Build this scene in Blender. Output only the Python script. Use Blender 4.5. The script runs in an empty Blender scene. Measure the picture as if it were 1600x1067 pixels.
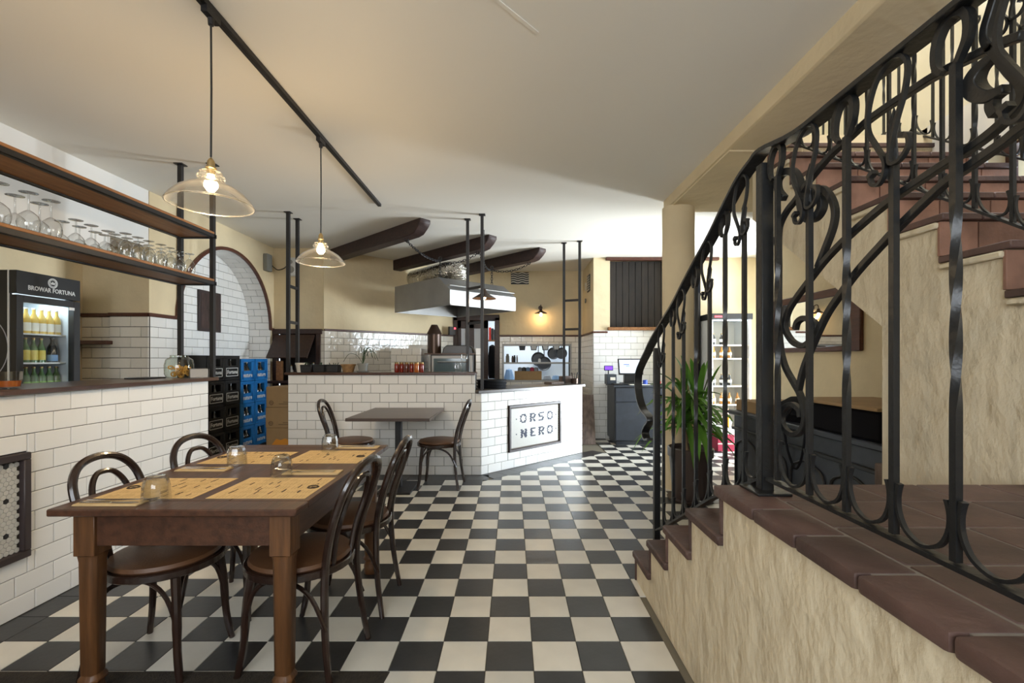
import bpy, bmesh, math, random
from mathutils import Vector, Matrix
random.seed(11)
S = bpy.context.scene
COL = S.collection
PI = math.pi
R = math.radians

# ---------------------------------------------------------------- camera
F, CX, CY, H = 727.0, 800.0, 560.0, 1.285       # focal length and horizon in pixels of the 1600 px frame, eye height in metres
cam = bpy.data.cameras.new('camera')
cam.sensor_width = 36.0
cam.lens = 36.0 * F / 1600.0
cam.shift_y = (CY - 533.5) / 1600.0
cam.clip_start = 0.05
camo = bpy.data.objects.new('camera', cam)
COL.objects.link(camo)
camo.location = (0, 0, H)
camo.rotation_euler = (PI / 2, 0, 0)
S.camera = camo

# ---------------------------------------------------------------- world, daylight, exposure
S.view_settings.view_transform = 'Standard'
S.view_settings.look = 'None'
S.view_settings.gamma = 1.0
S.view_settings.use_curve_mapping = False
S.view_settings.exposure = 0.62
w = bpy.data.worlds.new('sky')
S.world = w
w.use_nodes = True
w.node_tree.nodes['Background'].inputs[0].default_value = (0.72, 0.86, 1.0, 1)
w.node_tree.nodes['Background'].inputs[1].default_value = 1.6


def area(name, loc, look, sx, sy, power, col):
    l = bpy.data.lights.new(name, 'AREA')
    l.shape = 'RECTANGLE'
    l.size, l.size_y, l.energy, l.color = sx, sy, power, col
    o = bpy.data.objects.new(name, l)
    COL.objects.link(o)
    o.location = loc
    d = Vector(look) - Vector(loc)
    o.rotation_euler = d.to_track_quat('-Z', 'Y').to_euler()
    return o


# daylight through the glazed entrance bay, then added fill lights
area('daylight_entrance', (6.4, 6.05, 1.45), (0, 5.85, 1.40), 3.4, 2.9, 950, (0.80, 0.90, 1.0))
area('added_ceiling_fill', (5.5, 6.1, 0.10), (1.2, 4.9, 2.9), 2.4, 1.6, 420, (1.0, 0.98, 0.94))  # added light from low outside the bay, brightens the ceiling
area('added_stair_fill', (2.35, 2.2, 5.45), (2.35, 2.2, 0), 1.2, 2.4, 68, (0.97, 0.98, 1.0))  # added overhead light to lift the dark upper flight
area('added_room_fill', (-0.6, -1.95, 1.9), (-0.6, 3, 1.5), 2.8, 1.4, 62, (0.96, 0.98, 1.0))  # added fill light from behind the viewer


# ---------------------------------------------------------------- helpers
def at(x, y, Z):
    return Vector(((x - CX) * Z / F, Z, H - (y - CY) * Z / F))


def onX(x, y, X):
    return at(x, y, X * F / (x - CX))


def onz(x, y, z):
    return at(x, y, F * (H - z) / (y - CY))


def tag(o, label=None, cat=None, group=None, kind=None):
    if label: o['label'] = label
    if cat: o['category'] = cat
    if group: o['group'] = group
    if kind: o['kind'] = kind
    return o


def thing(name, label, cat, loc=(0, 0, 0), rz=0.0, group=None, kind=None):
    o = bpy.data.objects.new(name, None)
    o.empty_display_size = 0.1
    COL.objects.link(o)
    o.location = loc
    o.rotation_euler = (0, 0, rz)
    return tag(o, label, cat, group, kind)


def dup(root, loc=None, rz=None, label=None, group=None):
    def cp(o, par):
        c = o.copy()
        COL.objects.link(c)
        c.parent = par
        for ch in o.children:
            cp(ch, c)
        return c
    r = cp(root, root.parent)
    if loc is not None: r.location = loc
    if rz is not None: r.rotation_euler = (0, 0, rz)
    if label: r['label'] = label
    if group: r['group'] = group
    return r


def smooth_path(pts, n=5, closed=False):
    P = [Vector(p) for p in pts]
    out = []
    m = len(P)
    rng = m if closed else m - 1
    for i in range(rng):
        if closed:
            a, b, c, d = P[i - 1], P[i], P[(i + 1) % m], P[(i + 2) % m]
        else:
            a, b, c, d = P[max(i - 1, 0)], P[i], P[i + 1], P[min(i + 2, m - 1)]
        for k in range(n):
            t = k / n
            out.append(0.5 * ((2 * b) + (-a + c) * t + (2 * a - 5 * b + 4 * c - d) * t * t + (-a + 3 * b - 3 * c + d) * t ** 3))
    if not closed:
        out.append(P[-1])
    return out


class MB:
    def __init__(s):
        s.v, s.f = [], []

    def add(s, vs, fs):
        n = len(s.v)
        s.v += [tuple(v) for v in vs]
        s.f += [tuple(i + n for i in f) for f in fs]
        return s

    def obox(s, c, ax, ay, az):
        c, ax, ay, az = Vector(c), Vector(ax), Vector(ay), Vector(az)
        vs = [c + sx * ax + sy * ay + sz * az for sz in (-1, 1) for sy in (-1, 1) for sx in (-1, 1)]
        return s.add(vs, [(0, 2, 3, 1), (4, 5, 7, 6), (0, 1, 5, 4), (2, 6, 7, 3), (0, 4, 6, 2), (1, 3, 7, 5)])

    def box(s, x0, x1, y0, y1, z0, z1):
        return s.obox(((x0 + x1) / 2, (y0 + y1) / 2, (z0 + z1) / 2), ((x1 - x0) / 2, 0, 0), (0, (y1 - y0) / 2, 0), (0, 0, (z1 - z0) / 2))

    def bar(s, a, b, w, h, side=None):
        a, b = Vector(a), Vector(b)
        d = b - a
        if side is None:
            side = d.cross(Vector((0, 0, 1)))
            if side.length < 1e-5: side = Vector((1, 0, 0))
        side = Vector(side)
        side = (side - d * (side.dot(d) / d.length_squared)).normalized()
        up = side.cross(d).normalized()
        return s.obox((a + b) / 2, d / 2, side * w / 2, up * h / 2)

    def lathe(s, prof, n=18, c=(0, 0, 0), sx=1.0, sy=1.0):
        vs, fs, rings = [], [], []
        for (r, z) in prof:
            if r < 1e-6:
                rings.append([len(vs)])
                vs.append((c[0], c[1], c[2] + z))
            else:
                rings.append(list(range(len(vs), len(vs) + n)))
                vs += [(c[0] + sx * r * math.cos(2 * PI * k / n), c[1] + sy * r * math.sin(2 * PI * k / n), c[2] + z) for k in range(n)]
        for A, B in zip(rings, rings[1:]):
            for k in range(n):
                k2 = (k + 1) % n
                if len(A) == 1 and len(B) == 1: continue
                if len(A) == 1: fs.append((A[0], B[k], B[k2]))
                elif len(B) == 1: fs.append((A[k], A[k2], B[0]))
                else: fs.append((A[k], A[k2], B[k2], B[k]))
        return s.add(vs, fs)

    def cyl(s, c, r, z0, z1, n=18, r2=None):
        r2 = r if r2 is None else r2
        return s.lathe([(0, z0), (r, z0), (r2, z1), (0, z1)], n, c)

    def tube(s, pts, r, n=8, closed=False, rect=None, side=None, caps=True):
        """round tube, or a rect=(w,h) bar whose w lies along the direction `side`"""
        P = [Vector(p) for p in pts]
        m = len(P)
        rs = r if isinstance(r, (list, tuple)) else [r] * m
        T = []
        for i in range(m):
            if closed: d = P[(i + 1) % m] - P[i - 1]
            else: d = P[min(i + 1, m - 1)] - P[max(i - 1, 0)]
            T.append(d.normalized() if d.length > 1e-9 else Vector((0, 0, 1)))
        if side is not None: u = Vector(side)
        else:
            u = Vector((0, 0, 1)) if abs(T[0].z) < 0.9 else Vector((1, 0, 0))
        vs, fs = [], []
        for i in range(m):
            if side is not None: u = Vector(side)
            u = (u - T[i] * u.dot(T[i]))
            if u.length < 1e-6: u = T[i].orthogonal()
            u.normalize()
            v = T[i].cross(u)
            if rect:
                q = rs[i] if r else 1.0
                w2, h2 = rect[0] / 2 * q, rect[1] / 2 * q
                ring = [P[i] + u * a * w2 + v * b * h2 for a, b in ((-1, -1), (1, -1), (1, 1), (-1, 1))]
            else:
                ring = [P[i] + (u * math.cos(2 * PI * k / n) + v * math.sin(2 * PI * k / n)) * rs[i] for k in range(n)]
            vs += ring
        k_ = 4 if rect else n
        for i in range(m if closed else m - 1):
            a, b = i * k_, ((i + 1) % m) * k_
            for k in range(k_):
                k2 = (k + 1) % k_
                fs.append((a + k, a + k2, b + k2, b + k))
        if caps and not closed:
            fs.append(tuple(range(k_ - 1, -1, -1)))
            fs.append(tuple(range((m - 1) * k_, m * k_)))
        return s.add(vs, fs)

    def prism(s, poly, axis, a, b):
        """poly of 2D points extruded along an axis: 'x' takes (y,z), 'y' takes (x,z), 'z' takes (x,y)"""
        def mk(p, t):
            return {'x': (t, p[0], p[1]), 'y': (p[0], t, p[1]), 'z': (p[0], p[1], t)}[axis]
        n = len(poly)
        vs = [mk(p, a) for p in poly] + [mk(p, b) for p in poly]
        fs = [tuple(range(n))[::-1], tuple(range(n, 2 * n))]
        fs += [(i, (i + 1) % n, n + (i + 1) % n, n + i) for i in range(n)]
        return s.add(vs, fs)

    def mesh(s, name, bevel=0.0, smooth=True, origin=(0, 0, 0), seg=1, ang=38):
        me = bpy.data.meshes.new(name)
        o = Vector(origin)
        me.from_pydata([Vector(v) - o for v in s.v], [], s.f)
        bm = bmesh.new()
        bm.from_mesh(me)
        bmesh.ops.recalc_face_normals(bm, faces=bm.faces)
        if bevel:
            ed = [e for e in bm.edges if e.is_manifold and e.calc_face_angle(0) > 0.6]
            bmesh.ops.bevel(bm, geom=ed, offset=bevel, segments=seg, affect='EDGES', profile=0.6, clamp_overlap=True)
        bm.to_mesh(me)
        bm.free()
        if smooth:
            me.polygons.foreach_set('use_smooth', [True] * len(me.polygons))
            me.set_sharp_from_angle(angle=R(ang))
        me.update()
        return me

    def build(s, name, mat, parent=None, bevel=0.0, local=False, smooth=True, seg=1, ang=38):
        org = (0, 0, 0)
        if parent is not None and not local:
            p = parent
            while p.parent is not None: p = p.parent
            org = p.location
        me = s.mesh(name, bevel, smooth, org, seg, ang)
        if isinstance(mat, str): mat = MAT[mat]
        me.materials.append(mat)
        o = bpy.data.objects.new(name, me)
        COL.objects.link(o)
        o.parent = parent
        return o


def inst(name, me, parent, loc=(0, 0, 0), rot=(0, 0, 0)):
    o = bpy.data.objects.new(name, me)
    COL.objects.link(o)
    o.parent = parent
    if parent is not None:
        p = parent
        while p.parent is not None: p = p.parent
        loc = Vector(loc) - p.location
    o.location = loc
    o.rotation_euler = rot
    return o


def struct(name, mb, mat, bevel=0.0, label=None):
    o = mb.build(name, mat, None, bevel)
    tag(o, label, None, None, 'structure')
    return o


def text(name, body, size, mat, parent, loc, rot, depth=0.0008, align='CENTER', sx=1.0, local=False, bold=0.0):
    c = bpy.data.curves.new(name, 'FONT')
    c.body = body
    c.size = size
    c.align_x = align
    c.align_y = 'CENTER'
    c.extrude = depth
    c.offset = bold
    c.resolution_u = 2
    t = bpy.data.objects.new(name + '_tmp', c)
    COL.objects.link(t)
    dg = bpy.context.evaluated_depsgraph_get()
    me = bpy.data.meshes.new_from_object(t.evaluated_get(dg))
    bpy.data.objects.remove(t)
    me.materials.append(MAT[mat])
    o = inst(name, me, None, loc, rot)
    if parent is not None:
        o.parent = parent
        if not local:
            p = parent
            while p.parent is not None: p = p.parent
            o.location = Vector(loc) - p.location
    o.scale = (sx, 1, 1)
    return o


# ---------------------------------------------------------------- materials
MAT = {}


def mat(name, col, rough=0.5, metal=0.0, spec=0.5, noise=None, bump=None, rand=0.0, coat=0.0, emit=None, stretch=(1, 1, 1), col2=None, coords='Object'):
    m = bpy.data.materials.new(name)
    m.use_nodes = True
    nt = m.node_tree
    b = nt.nodes['Principled BSDF']
    b.inputs['Base Color'].default_value = (*col, 1)
    b.inputs['Roughness'].default_value = rough
    b.inputs['Metallic'].default_value = metal
    b.inputs['Specular IOR Level'].default_value = spec
    b.inputs['Coat Weight'].default_value = coat
    b.inputs['Coat Roughness'].default_value = 0.08
    L = nt.links.new
    src = None
    if noise or bump:
        tc = nt.nodes.new('ShaderNodeTexCoord')
        mp = nt.nodes.new('ShaderNodeMapping')
        mp.inputs['Scale'].default_value = stretch
        L(tc.outputs[coords], mp.inputs['Vector'])
    if noise:
        sc, amt = noise
        n = nt.nodes.new('ShaderNodeTexNoise')
        n.inputs['Scale'].default_value = sc
        n.inputs['Detail'].default_value = 5
        L(mp.outputs[0], n.inputs['Vector'])
        r = nt.nodes.new('ShaderNodeValToRGB')
        r.color_ramp.elements[0].position = 0.3
        r.color_ramp.elements[1].position = 0.7
        c2 = col2 if col2 else tuple(c * (1 - amt) for c in col)
        r.color_ramp.elements[0].color = (*c2, 1)
        r.color_ramp.elements[1].color = (*(col if col2 else tuple(min(1, c * (1 + amt * 0.5)) for c in col)), 1)
        L(n.outputs['Fac'], r.inputs['Fac'])
        src = r.outputs['Color']
        L(src, b.inputs['Base Color'])
    if rand:
        oi = nt.nodes.new('ShaderNodeObjectInfo')
        mr = nt.nodes.new('ShaderNodeMapRange')
        mr.inputs['To Min'].default_value = 1 - rand
        mr.inputs['To Max'].default_value = 1 + rand * 0.5
        L(oi.outputs['Random'], mr.inputs['Value'])
        hs = nt.nodes.new('ShaderNodeHueSaturation')
        hs.inputs['Color'].default_value = (*col, 1)
        if src: L(src, hs.inputs['Color'])
        L(mr.outputs[0], hs.inputs['Value'])
        L(hs.outputs['Color'], b.inputs['Base Color'])
    if bump:
        sc, st = bump[0], bump[1]
        n2 = nt.nodes.new('ShaderNodeTexNoise')
        n2.inputs['Scale'].default_value = sc
        n2.inputs['Detail'].default_value = bump[2] if len(bump) > 2 else 4
        L(mp.outputs[0], n2.inputs['Vector'])
        bp = nt.nodes.new('ShaderNodeBump')
        bp.inputs['Strength'].default_value = st
        bp.inputs['Distance'].default_value = bump[3] if len(bump) > 3 else 0.01
        L(n2.outputs['Fac'], bp.inputs['Height'])
        L(bp.outputs['Normal'], b.inputs['Normal'])
    if emit:
        b.inputs['Emission Color'].default_value = (*emit[0], 1)
        b.inputs['Emission Strength'].default_value = emit[1]
    MAT[name] = m
    return m


def glass(name, tint=(0.97, 0.98, 0.97), ior=1.5, gain=1.0, rough=0.03):
    """thin clear glass: lets light straight through, reflects by Fresnel"""
    m = bpy.data.materials.new(name)
    m.use_nodes = True
    nt = m.node_tree
    nt.nodes.remove(nt.nodes['Principled BSDF'])
    out = nt.nodes['Material Output']
    t = nt.nodes.new('ShaderNodeBsdfTransparent')
    t.inputs[0].default_value = (*tint, 1)
    g = nt.nodes.new('ShaderNodeBsdfGlossy')
    g.inputs['Roughness'].default_value = rough
    fr = nt.nodes.new('ShaderNodeLayerWeight')      # facing is the same on both sides of the thin wall
    fr.inputs['Blend'].default_value = 0.5
    pw = nt.nodes.new('ShaderNodeMath')
    pw.operation = 'POWER'
    pw.inputs[1].default_value = 3.2
    nt.links.new(fr.outputs['Facing'], pw.inputs[0])
    mu = nt.nodes.new('ShaderNodeMath')
    mu.operation = 'MULTIPLY_ADD'
    mu.use_clamp = True
    mu.inputs[1].default_value = 0.75 * gain
    mu.inputs[2].default_value = 0.05 * gain
    nt.links.new(pw.outputs[0], mu.inputs[0])
    mx = nt.nodes.new('ShaderNodeMixShader')
    nt.links.new(mu.outputs[0], mx.inputs[0])
    nt.links.new(t.outputs[0], mx.inputs[1])
    nt.links.new(g.outputs[0], mx.inputs[2])
    nt.links.new(mx.outputs[0], out.inputs['Surface'])
    MAT[name] = m
    return m


def wood(name, c1, c2, rough=0.45, scale=6.0, stretch=(6, 0.6, 6), coat=0.0, rand=0.0):
    return mat(name, c1, rough, noise=(scale, 0.3), col2=c2, stretch=stretch, bump=(scale * 3, 0.12), coat=coat, rand=rand)


mat('plaster', (0.74, 0.62, 0.41), 0.9, spec=0.2, noise=(2.2, 0.10), bump=(9, 0.35, 4, 0.02))
mat('plaster_stair', (0.70, 0.61, 0.44), 0.85, spec=0.25, noise=(5, 0.10), bump=(10, 0.85, 6, 0.035), stretch=(1, 1, 0.65))
mat('plaster_pale', (0.80, 0.76, 0.62), 0.9, spec=0.2, bump=(9, 0.2, 4, 0.01))
mat('plaster_white', (0.78, 0.77, 0.74), 0.9, spec=0.2, bump=(9, 0.2, 4, 0.01))
mat('ceiling_paint', (0.83, 0.80, 0.73), 0.85, spec=0.25, bump=(3, 0.12, 3, 0.02))
mat('grout_dark', (0.035, 0.03, 0.026), 0.9)
mat('grout_warm', (0.20, 0.17, 0.14), 0.9)
mat('grout_floor', (0.16, 0.14, 0.10), 0.9)
mat('tile_white', (0.85, 0.845, 0.82), 0.16, rand=0.05, bump=(7, 0.06, 2, 0.01))
mat('tile_glossy', (0.78, 0.74, 0.66), 0.10, rand=0.10, bump=(16, 0.55, 2, 0.012))
mat('floor_black', (0.028, 0.028, 0.029), 0.34, rand=0.35, noise=(5, 0.35), bump=(30, 0.08))
mat('floor_white', (0.68, 0.65, 0.57), 0.30, rand=0.10, noise=(4, 0.12), bump=(22, 0.06))
mat('terracotta', (0.102, 0.057, 0.046), 0.55, rand=0.30, noise=(9, 0.35), bump=(45, 0.25))
mat('terracotta_light', (0.30, 0.155, 0.105), 0.6, rand=0.28, noise=(9, 0.3), bump=(45, 0.25))
mat('mortar', (0.20, 0.175, 0.15), 0.9, bump=(40, 0.3))
mat('iron', (0.018, 0.019, 0.020), 0.36, metal=0.35, spec=0.6, bump=(38, 0.35, 3, 0.006))
mat('black_steel', (0.022, 0.021, 0.022), 0.45, metal=0.3)
mat('black_plastic', (0.012, 0.012, 0.013), 0.42)
mat('black_cloth', (0.010, 0.010, 0.012), 0.95, spec=0.1)
mat('navy_paint', (0.040, 0.047, 0.060), 0.42, noise=(12, 0.2))
wood('dado_wood', (0.11, 0.038, 0.022), (0.065, 0.022, 0.014), 0.4)
wood('table_wood', (0.095, 0.040, 0.021), (0.048, 0.021, 0.012), 0.36, scale=5, stretch=(9, 0.9, 9), rand=0.18)
wood('leg_wood', (0.145, 0.062, 0.022), (0.075, 0.033, 0.013), 0.42, scale=5, stretch=(9, 9, 0.9))
wood('shelf_wood', (0.34, 0.155, 0.055), (0.20, 0.085, 0.03), 0.5, scale=5, stretch=(9, 0.8, 9), rand=0.15)
wood('bentwood', (0.030, 0.015, 0.010), (0.016, 0.008, 0.006), 0.25, scale=9, stretch=(3, 3, 1), coat=0.3)
wood('beam_wood', (0.042, 0.019, 0.015), (0.020, 0.010, 0.009), 0.55, scale=4, stretch=(4, 4, 8))
wood('door_wood', (0.050, 0.022, 0.014), (0.026, 0.012, 0.009), 0.4)
wood('shutter_wood', (0.030, 0.022, 0.016), (0.013, 0.010, 0.008), 0.85, stretch=(8, 8, 0.7), rand=0.3)
wood('bar_wood', (0.085, 0.036, 0.020), (0.045, 0.020, 0.013), 0.28, stretch=(5, 1, 5), coat=0.2)
mat('leather', (0.115, 0.050, 0.020), 0.5, noise=(5, 0.25), bump=(120, 0.1))
mat('stone_top', (0.075, 0.066, 0.064), 0.34, noise=(9, 0.3))
mat('dark_laminate', (0.065, 0.046, 0.038), 0.32, noise=(7, 0.25))
mat('steel', (0.36, 0.355, 0.345), 0.52, metal=0.85, noise=(3, 0.12), bump=(14, 0.05))
mat('steel_dull', (0.36, 0.35, 0.33), 0.5, metal=0.6)
mat('foil', (0.68, 0.66, 0.60), 0.2, metal=1.0, bump=(26, 1.0, 4, 0.03))
mat('chrome', (0.75, 0.75, 0.76), 0.12, metal=1.0)
mat('brass', (0.55, 0.42, 0.22), 0.3, metal=1.0)
mat('bulb', (1, 0.9, 0.7), 0.4, emit=((1.0, 0.74, 0.40), 34))
mat('bulb_small', (1, 0.85, 0.6), 0.4, emit=((1.0, 0.66, 0.30), 22))
mat('paper', (0.60, 0.42, 0.19), 0.8, noise=(20, 0.05))
mat('print_ink', (0.045, 0.028, 0.014), 0.8)
mat('print_faint', (0.36, 0.24, 0.10), 0.8)
mat('napkin', (0.56, 0.41, 0.21), 0.9, noise=(16, 0.06))
mat('cardboard', (0.36, 0.235, 0.115), 0.85, noise=(6, 0.1))
mat('cardboard_dark', (0.22, 0.145, 0.075), 0.85, noise=(6, 0.1))
mat('orange_print', (0.70, 0.28, 0.03), 0.7)
mat('blue_plastic', (0.012, 0.165, 0.46), 0.38, noise=(8, 0.1))
mat('white_print', (0.72, 0.72, 0.70), 0.6)
mat('grey_print', (0.34, 0.34, 0.34), 0.6)
mat('white_plastic', (0.66, 0.66, 0.64), 0.4)
mat('hex_white', (0.56, 0.55, 0.51), 0.4, rand=0.06)
mat('hex_black', (0.020, 0.018, 0.018), 0.35)
mat('hex_ink', (0.012, 0.022, 0.055), 0.6)
mat('frame_dark', (0.040, 0.028, 0.028), 0.45)
mat('amber_glass', (0.36, 0.16, 0.03), 0.12, coat=0.4)
mat('pale_drink', (0.62, 0.42, 0.10), 0.15, coat=0.4)
mat('green_glass', (0.06, 0.13, 0.045), 0.12, coat=0.4)
mat('dark_glass', (0.012, 0.011, 0.010), 0.1, coat=0.4)
mat('label_white', (0.75, 0.72, 0.62), 0.6)
mat('label_green', (0.16, 0.36, 0.05), 0.6)
mat('label_yellow', (0.62, 0.50, 0.10), 0.6)
mat('cap_gold', (0.26, 0.17, 0.06), 0.35, metal=0.7)
mat('fridge_inside', (0.62, 0.66, 0.70), 0.5)
mat('fridge_led', (1, 1, 1), 0.5, emit=((0.75, 0.92, 1.0), 7.0))
mat('pretzel', (0.62, 0.32, 0.06), 0.6, bump=(80, 0.2))
mat('honey_red', (0.20, 0.016, 0.008), 0.15, coat=0.5)
mat('honey_amber', (0.40, 0.10, 0.012), 0.15, coat=0.5)
mat('honey_dark', (0.10, 0.018, 0.010), 0.15, coat=0.5)
mat('wicker', (0.30, 0.17, 0.07), 0.75, bump=(60, 0.8), noise=(30, 0.3))
mat('clay_grey', (0.22, 0.22, 0.20), 0.8)
mat('clay_white', (0.68, 0.63, 0.54), 0.8)
mat('pot_brown', (0.060, 0.042, 0.036), 0.32)
mat('soil', (0.03, 0.02, 0.013), 0.95, bump=(60, 1.0))
mat('leaf_green', (0.13, 0.32, 0.040), 0.36, rand=0.45, noise=(5, 0.3))
mat('leaf_dark', (0.030, 0.060, 0.022), 0.6)
mat('bark', (0.26, 0.18, 0.10), 0.85, bump=(30, 0.8))
mat('copper_dark', (0.075, 0.048, 0.036), 0.34, metal=0.6)
mat('oven_black', (0.020, 0.020, 0.020), 0.3, metal=0.2)
mat('oven_glass', (0.10, 0.14, 0.15), 0.08, coat=0.6)
mat('picture_dark', (0.055, 0.032, 0.028), 0.5, noise=(7, 0.85), stretch=(3, 3, 0.8))
mat('mirror_face', (0.80, 0.81, 0.80), 0.02, metal=1.0)
mat('screen_glow', (0.6, 0.7, 0.85), 0.3, emit=((0.62, 0.76, 0.95), 0.75))
mat('screen_violet', (0.1, 0.05, 0.6), 0.3, emit=((0.16, 0.05, 0.95), 1.4))
mat('screen_ink', (0.03, 0.08, 0.55), 0.5)
mat('red_plastic', (0.60, 0.03, 0.02), 0.4)
mat('red_led', (0.9, 0.05, 0.05), 0.4, emit=((1.0, 0.05, 0.08), 2.5))
mat('crimson', (0.34, 0.015, 0.055), 0.5)
mat('orange_drink', (0.80, 0.25, 0.01), 0.2, coat=0.4)
mat('kitchen_white', (0.66, 0.74, 0.84), 0.6)
mat('pan_black', (0.022, 0.024, 0.028), 0.4, metal=0.3)
mat('grey_cloth', (0.26, 0.28, 0.31), 0.9)
mat('blue_cloth', (0.20, 0.32, 0.50), 0.9)
mat('mat_brown', (0.030, 0.022, 0.013), 0.95, bump=(140, 1.0), noise=(40, 0.4))
mat('old_board', (0.17, 0.125, 0.105), 0.8, noise=(6, 0.45), stretch=(4, 4, 1))
mat('door_panel_pale', (0.70, 0.74, 0.80), 0.5)  # plain pale colour of the door's glass panels
mat('water', (0.86, 0.84, 0.78), 0.4)
glass('clear_glass', (0.94, 0.95, 0.95), gain=1.7)
glass('shade_glass', (0.93, 0.92, 0.88), gain=2.4, rough=0.28)
glass('window_glass', (0.97, 0.99, 1.0))
glass('green_jar', (0.86, 0.90, 0.84), gain=1.4)
# ================================================================ tiled surfaces
_TM = {}


def tile_mesh(w, h, d, m, bev=0.0022):
    key = (round(w, 4), round(h, 4), d, m)
    if key in _TM: return _TM[key]
    b = min(bev, w * 0.3, h * 0.3)
    vs = [(0, 0, 0), (w, 0, 0), (w, 0, h), (0, 0, h)]
    vs += [(x, -d + b, z) for x, _, z in vs[:4]]
    vs += [(b, -d, b), (w - b, -d, b), (w - b, -d, h - b), (b, -d, h - b)]
    fs = []
    for a in (0, 4):
        for k in range(4):
            k2 = (k + 1) % 4
            fs.append((a + k, a + k2, a + 4 + k2, a + 4 + k))
    fs += [(8, 9, 10, 11)]
    me = MB().add(vs, fs).mesh('tile', smooth=False)
    me.materials.append(MAT[m])
    _TM[key] = me
    return me


def tile_wall(parent, p0, ang, L, z0, z1, m, tw=0.2, th=0.1, g=0.004, off=(0, 0.5), holes=(), d=0.008, from_top=True, name='tile', start=0.0, keep=None):
    """rows of running-bond tiles on a vertical plane that starts at p0=(x,y) and runs along ang; holes are (a,b,z0,z1)"""
    ca, sa = math.cos(ang), math.sin(ang)
    rows = int(math.ceil((z1 - z0) / th - 1e-6))
    n = 0
    for r in range(rows):
        zt, zb = (z1 - r * th, max(z0, z1 - (r + 1) * th)) if from_top else (min(z1, z0 + (r + 1) * th), z0 + r * th)
        if zt - zb < 0.02: continue
        o = (start + off[r % 2] * tw) % tw
        a = o - tw
        while a < L - 1e-4:
            pieces = [(max(a, 0), min(a + tw, L), zb, zt)]
            for (ha, hb, hz0, hz1) in holes:
                nx = []
                for (x0, x1, y0, y1) in pieces:
                    if x1 <= ha or x0 >= hb or y1 <= hz0 or y0 >= hz1:
                        nx.append((x0, x1, y0, y1))
                        continue
                    if x0 < ha: nx.append((x0, ha, y0, y1))
                    if x1 > hb: nx.append((hb, x1, y0, y1))
                    xa, xb = max(x0, ha), min(x1, hb)
                    if y0 < hz0: nx.append((xa, xb, y0, hz0))
                    if y1 > hz1: nx.append((xa, xb, hz1, y1))
                pieces = nx
            for (x0, x1, y0, y1) in pieces:
                w_, h_ = x1 - x0 - g, y1 - y0 - g
                if w_ < 0.012 or h_ < 0.012: continue
                if keep and not keep((x0 + x1) / 2, (y0 + y1) / 2): continue
                X = x0 + g / 2
                inst(name, tile_mesh(w_, h_, d, m), parent, (p0[0] + ca * X, p0[1] + sa * X, y0 + g / 2), (0, 0, ang))
                n += 1
            a += tw
    return n


def clip(poly, nx, ny, c):
    """keep the side nx*x+ny*y<=c"""
    out = []
    for i in range(len(poly)):
        p, q = poly[i], poly[(i + 1) % len(poly)]
        dp, dq = nx * p[0] + ny * p[1] - c, nx * q[0] + ny * q[1] - c
        if dp <= 0: out.append(p)
        if dp * dq < 0:
            t = dp / (dp - dq)
            out.append((p[0] + t * (q[0] - p[0]), p[1] + t * (q[1] - p[1])))
    return out


def area2(poly):
    return abs(sum(poly[i][0] * poly[(i + 1) % len(poly)][1] - poly[(i + 1) % len(poly)][0] * poly[i][1] for i in range(len(poly)))) / 2


def inset(poly, d):
    cx = sum(p[0] for p in poly) / len(poly)
    cy = sum(p[1] for p in poly) / len(poly)
    sgn = 1 if sum(poly[i][0] * poly[(i + 1) % len(poly)][1] - poly[(i + 1) % len(poly)][0] * poly[i][1] for i in range(len(poly))) > 0 else -1
    out = poly
    n = len(poly)
    for i in range(n):
        p, q = poly[i], poly[(i + 1) % n]
        ex, ey = q[0] - p[0], q[1] - p[1]
        l = math.hypot(ex, ey)
        if l < 1e-6: continue
        nx, ny = sgn * ey / l, -sgn * ex / l
        out = clip(out, nx, ny, nx * p[0] + ny * p[1] - d)
        if len(out) < 3: return []
    return out


# ================================================================ floor
CEIL = 2.9
P0, P1 = Vector((-0.34, 5.13)), Vector((0.96, 6.355))            # foot of the slanting counter's front
CU = (P1 - P0).normalized()
CN = Vector((CU.y, -CU.x))                                       # its outward normal
CA = math.atan2(CU.y, CU.x)
floor = struct('floor', MB().box(-4.4, 4.4, -2.2, 10.2, -0.12, -0.006), 'grout_floor')
pieces = []          # (polygon, black?)
GX, GY, T = 0.09, 0.115, 0.2


def add_floor(poly, black):
    if len(poly) < 3: return
    q = inset(poly, 0.0016)
    if len(q) >= 3 and area2(q) > 0.0002: pieces.append((q, black))


bc = CN.dot(P0) + 0.215                                          # edge of the dark border before the slanting counter
for i in range(-12, 16):
    for j in range(-8, 37):
        x0, y0 = GX + i * T, GY + j * T
        poly = [(x0, y0), (x0 + T, y0), (x0 + T, y0 + T), (x0, y0 + T)]
        poly = clip(poly, -1, 0, 2.31)
        poly = clip(poly, 0, 1, 7.45)
        if len(poly) < 3: continue
        cx_, cy_ = x0 + T / 2, y0 + T / 2
        if cx_ > 0.72 and cy_ < 2.6 and cx_ < 3.05: continue      # under the staircase
        if x0 + T <= -0.25:
            poly = clip(poly, 0, 1, 4.915)
        elif cy_ > 4.8:
            if x0 < 1.15: poly = clip(poly, -CN.x, -CN.y, -bc)
        if len(poly) < 3: continue
        if x0 < 0.72 < x0 + T and cy_ < 2.6: poly = clip(poly, 1, 0, 0.72)
        if len(poly) < 3: continue
        add_floor(poly, (i + j) % 2 == 0)
for j in range(-8, 25):                                          # dark border tiles along the bar, the counter and the slanting counter
    y0 = GY + j * T
    add_floor([(-2.46, y0), (-2.31, y0), (-2.31, y0 + T), (-2.46, y0 + T)], True)
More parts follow.
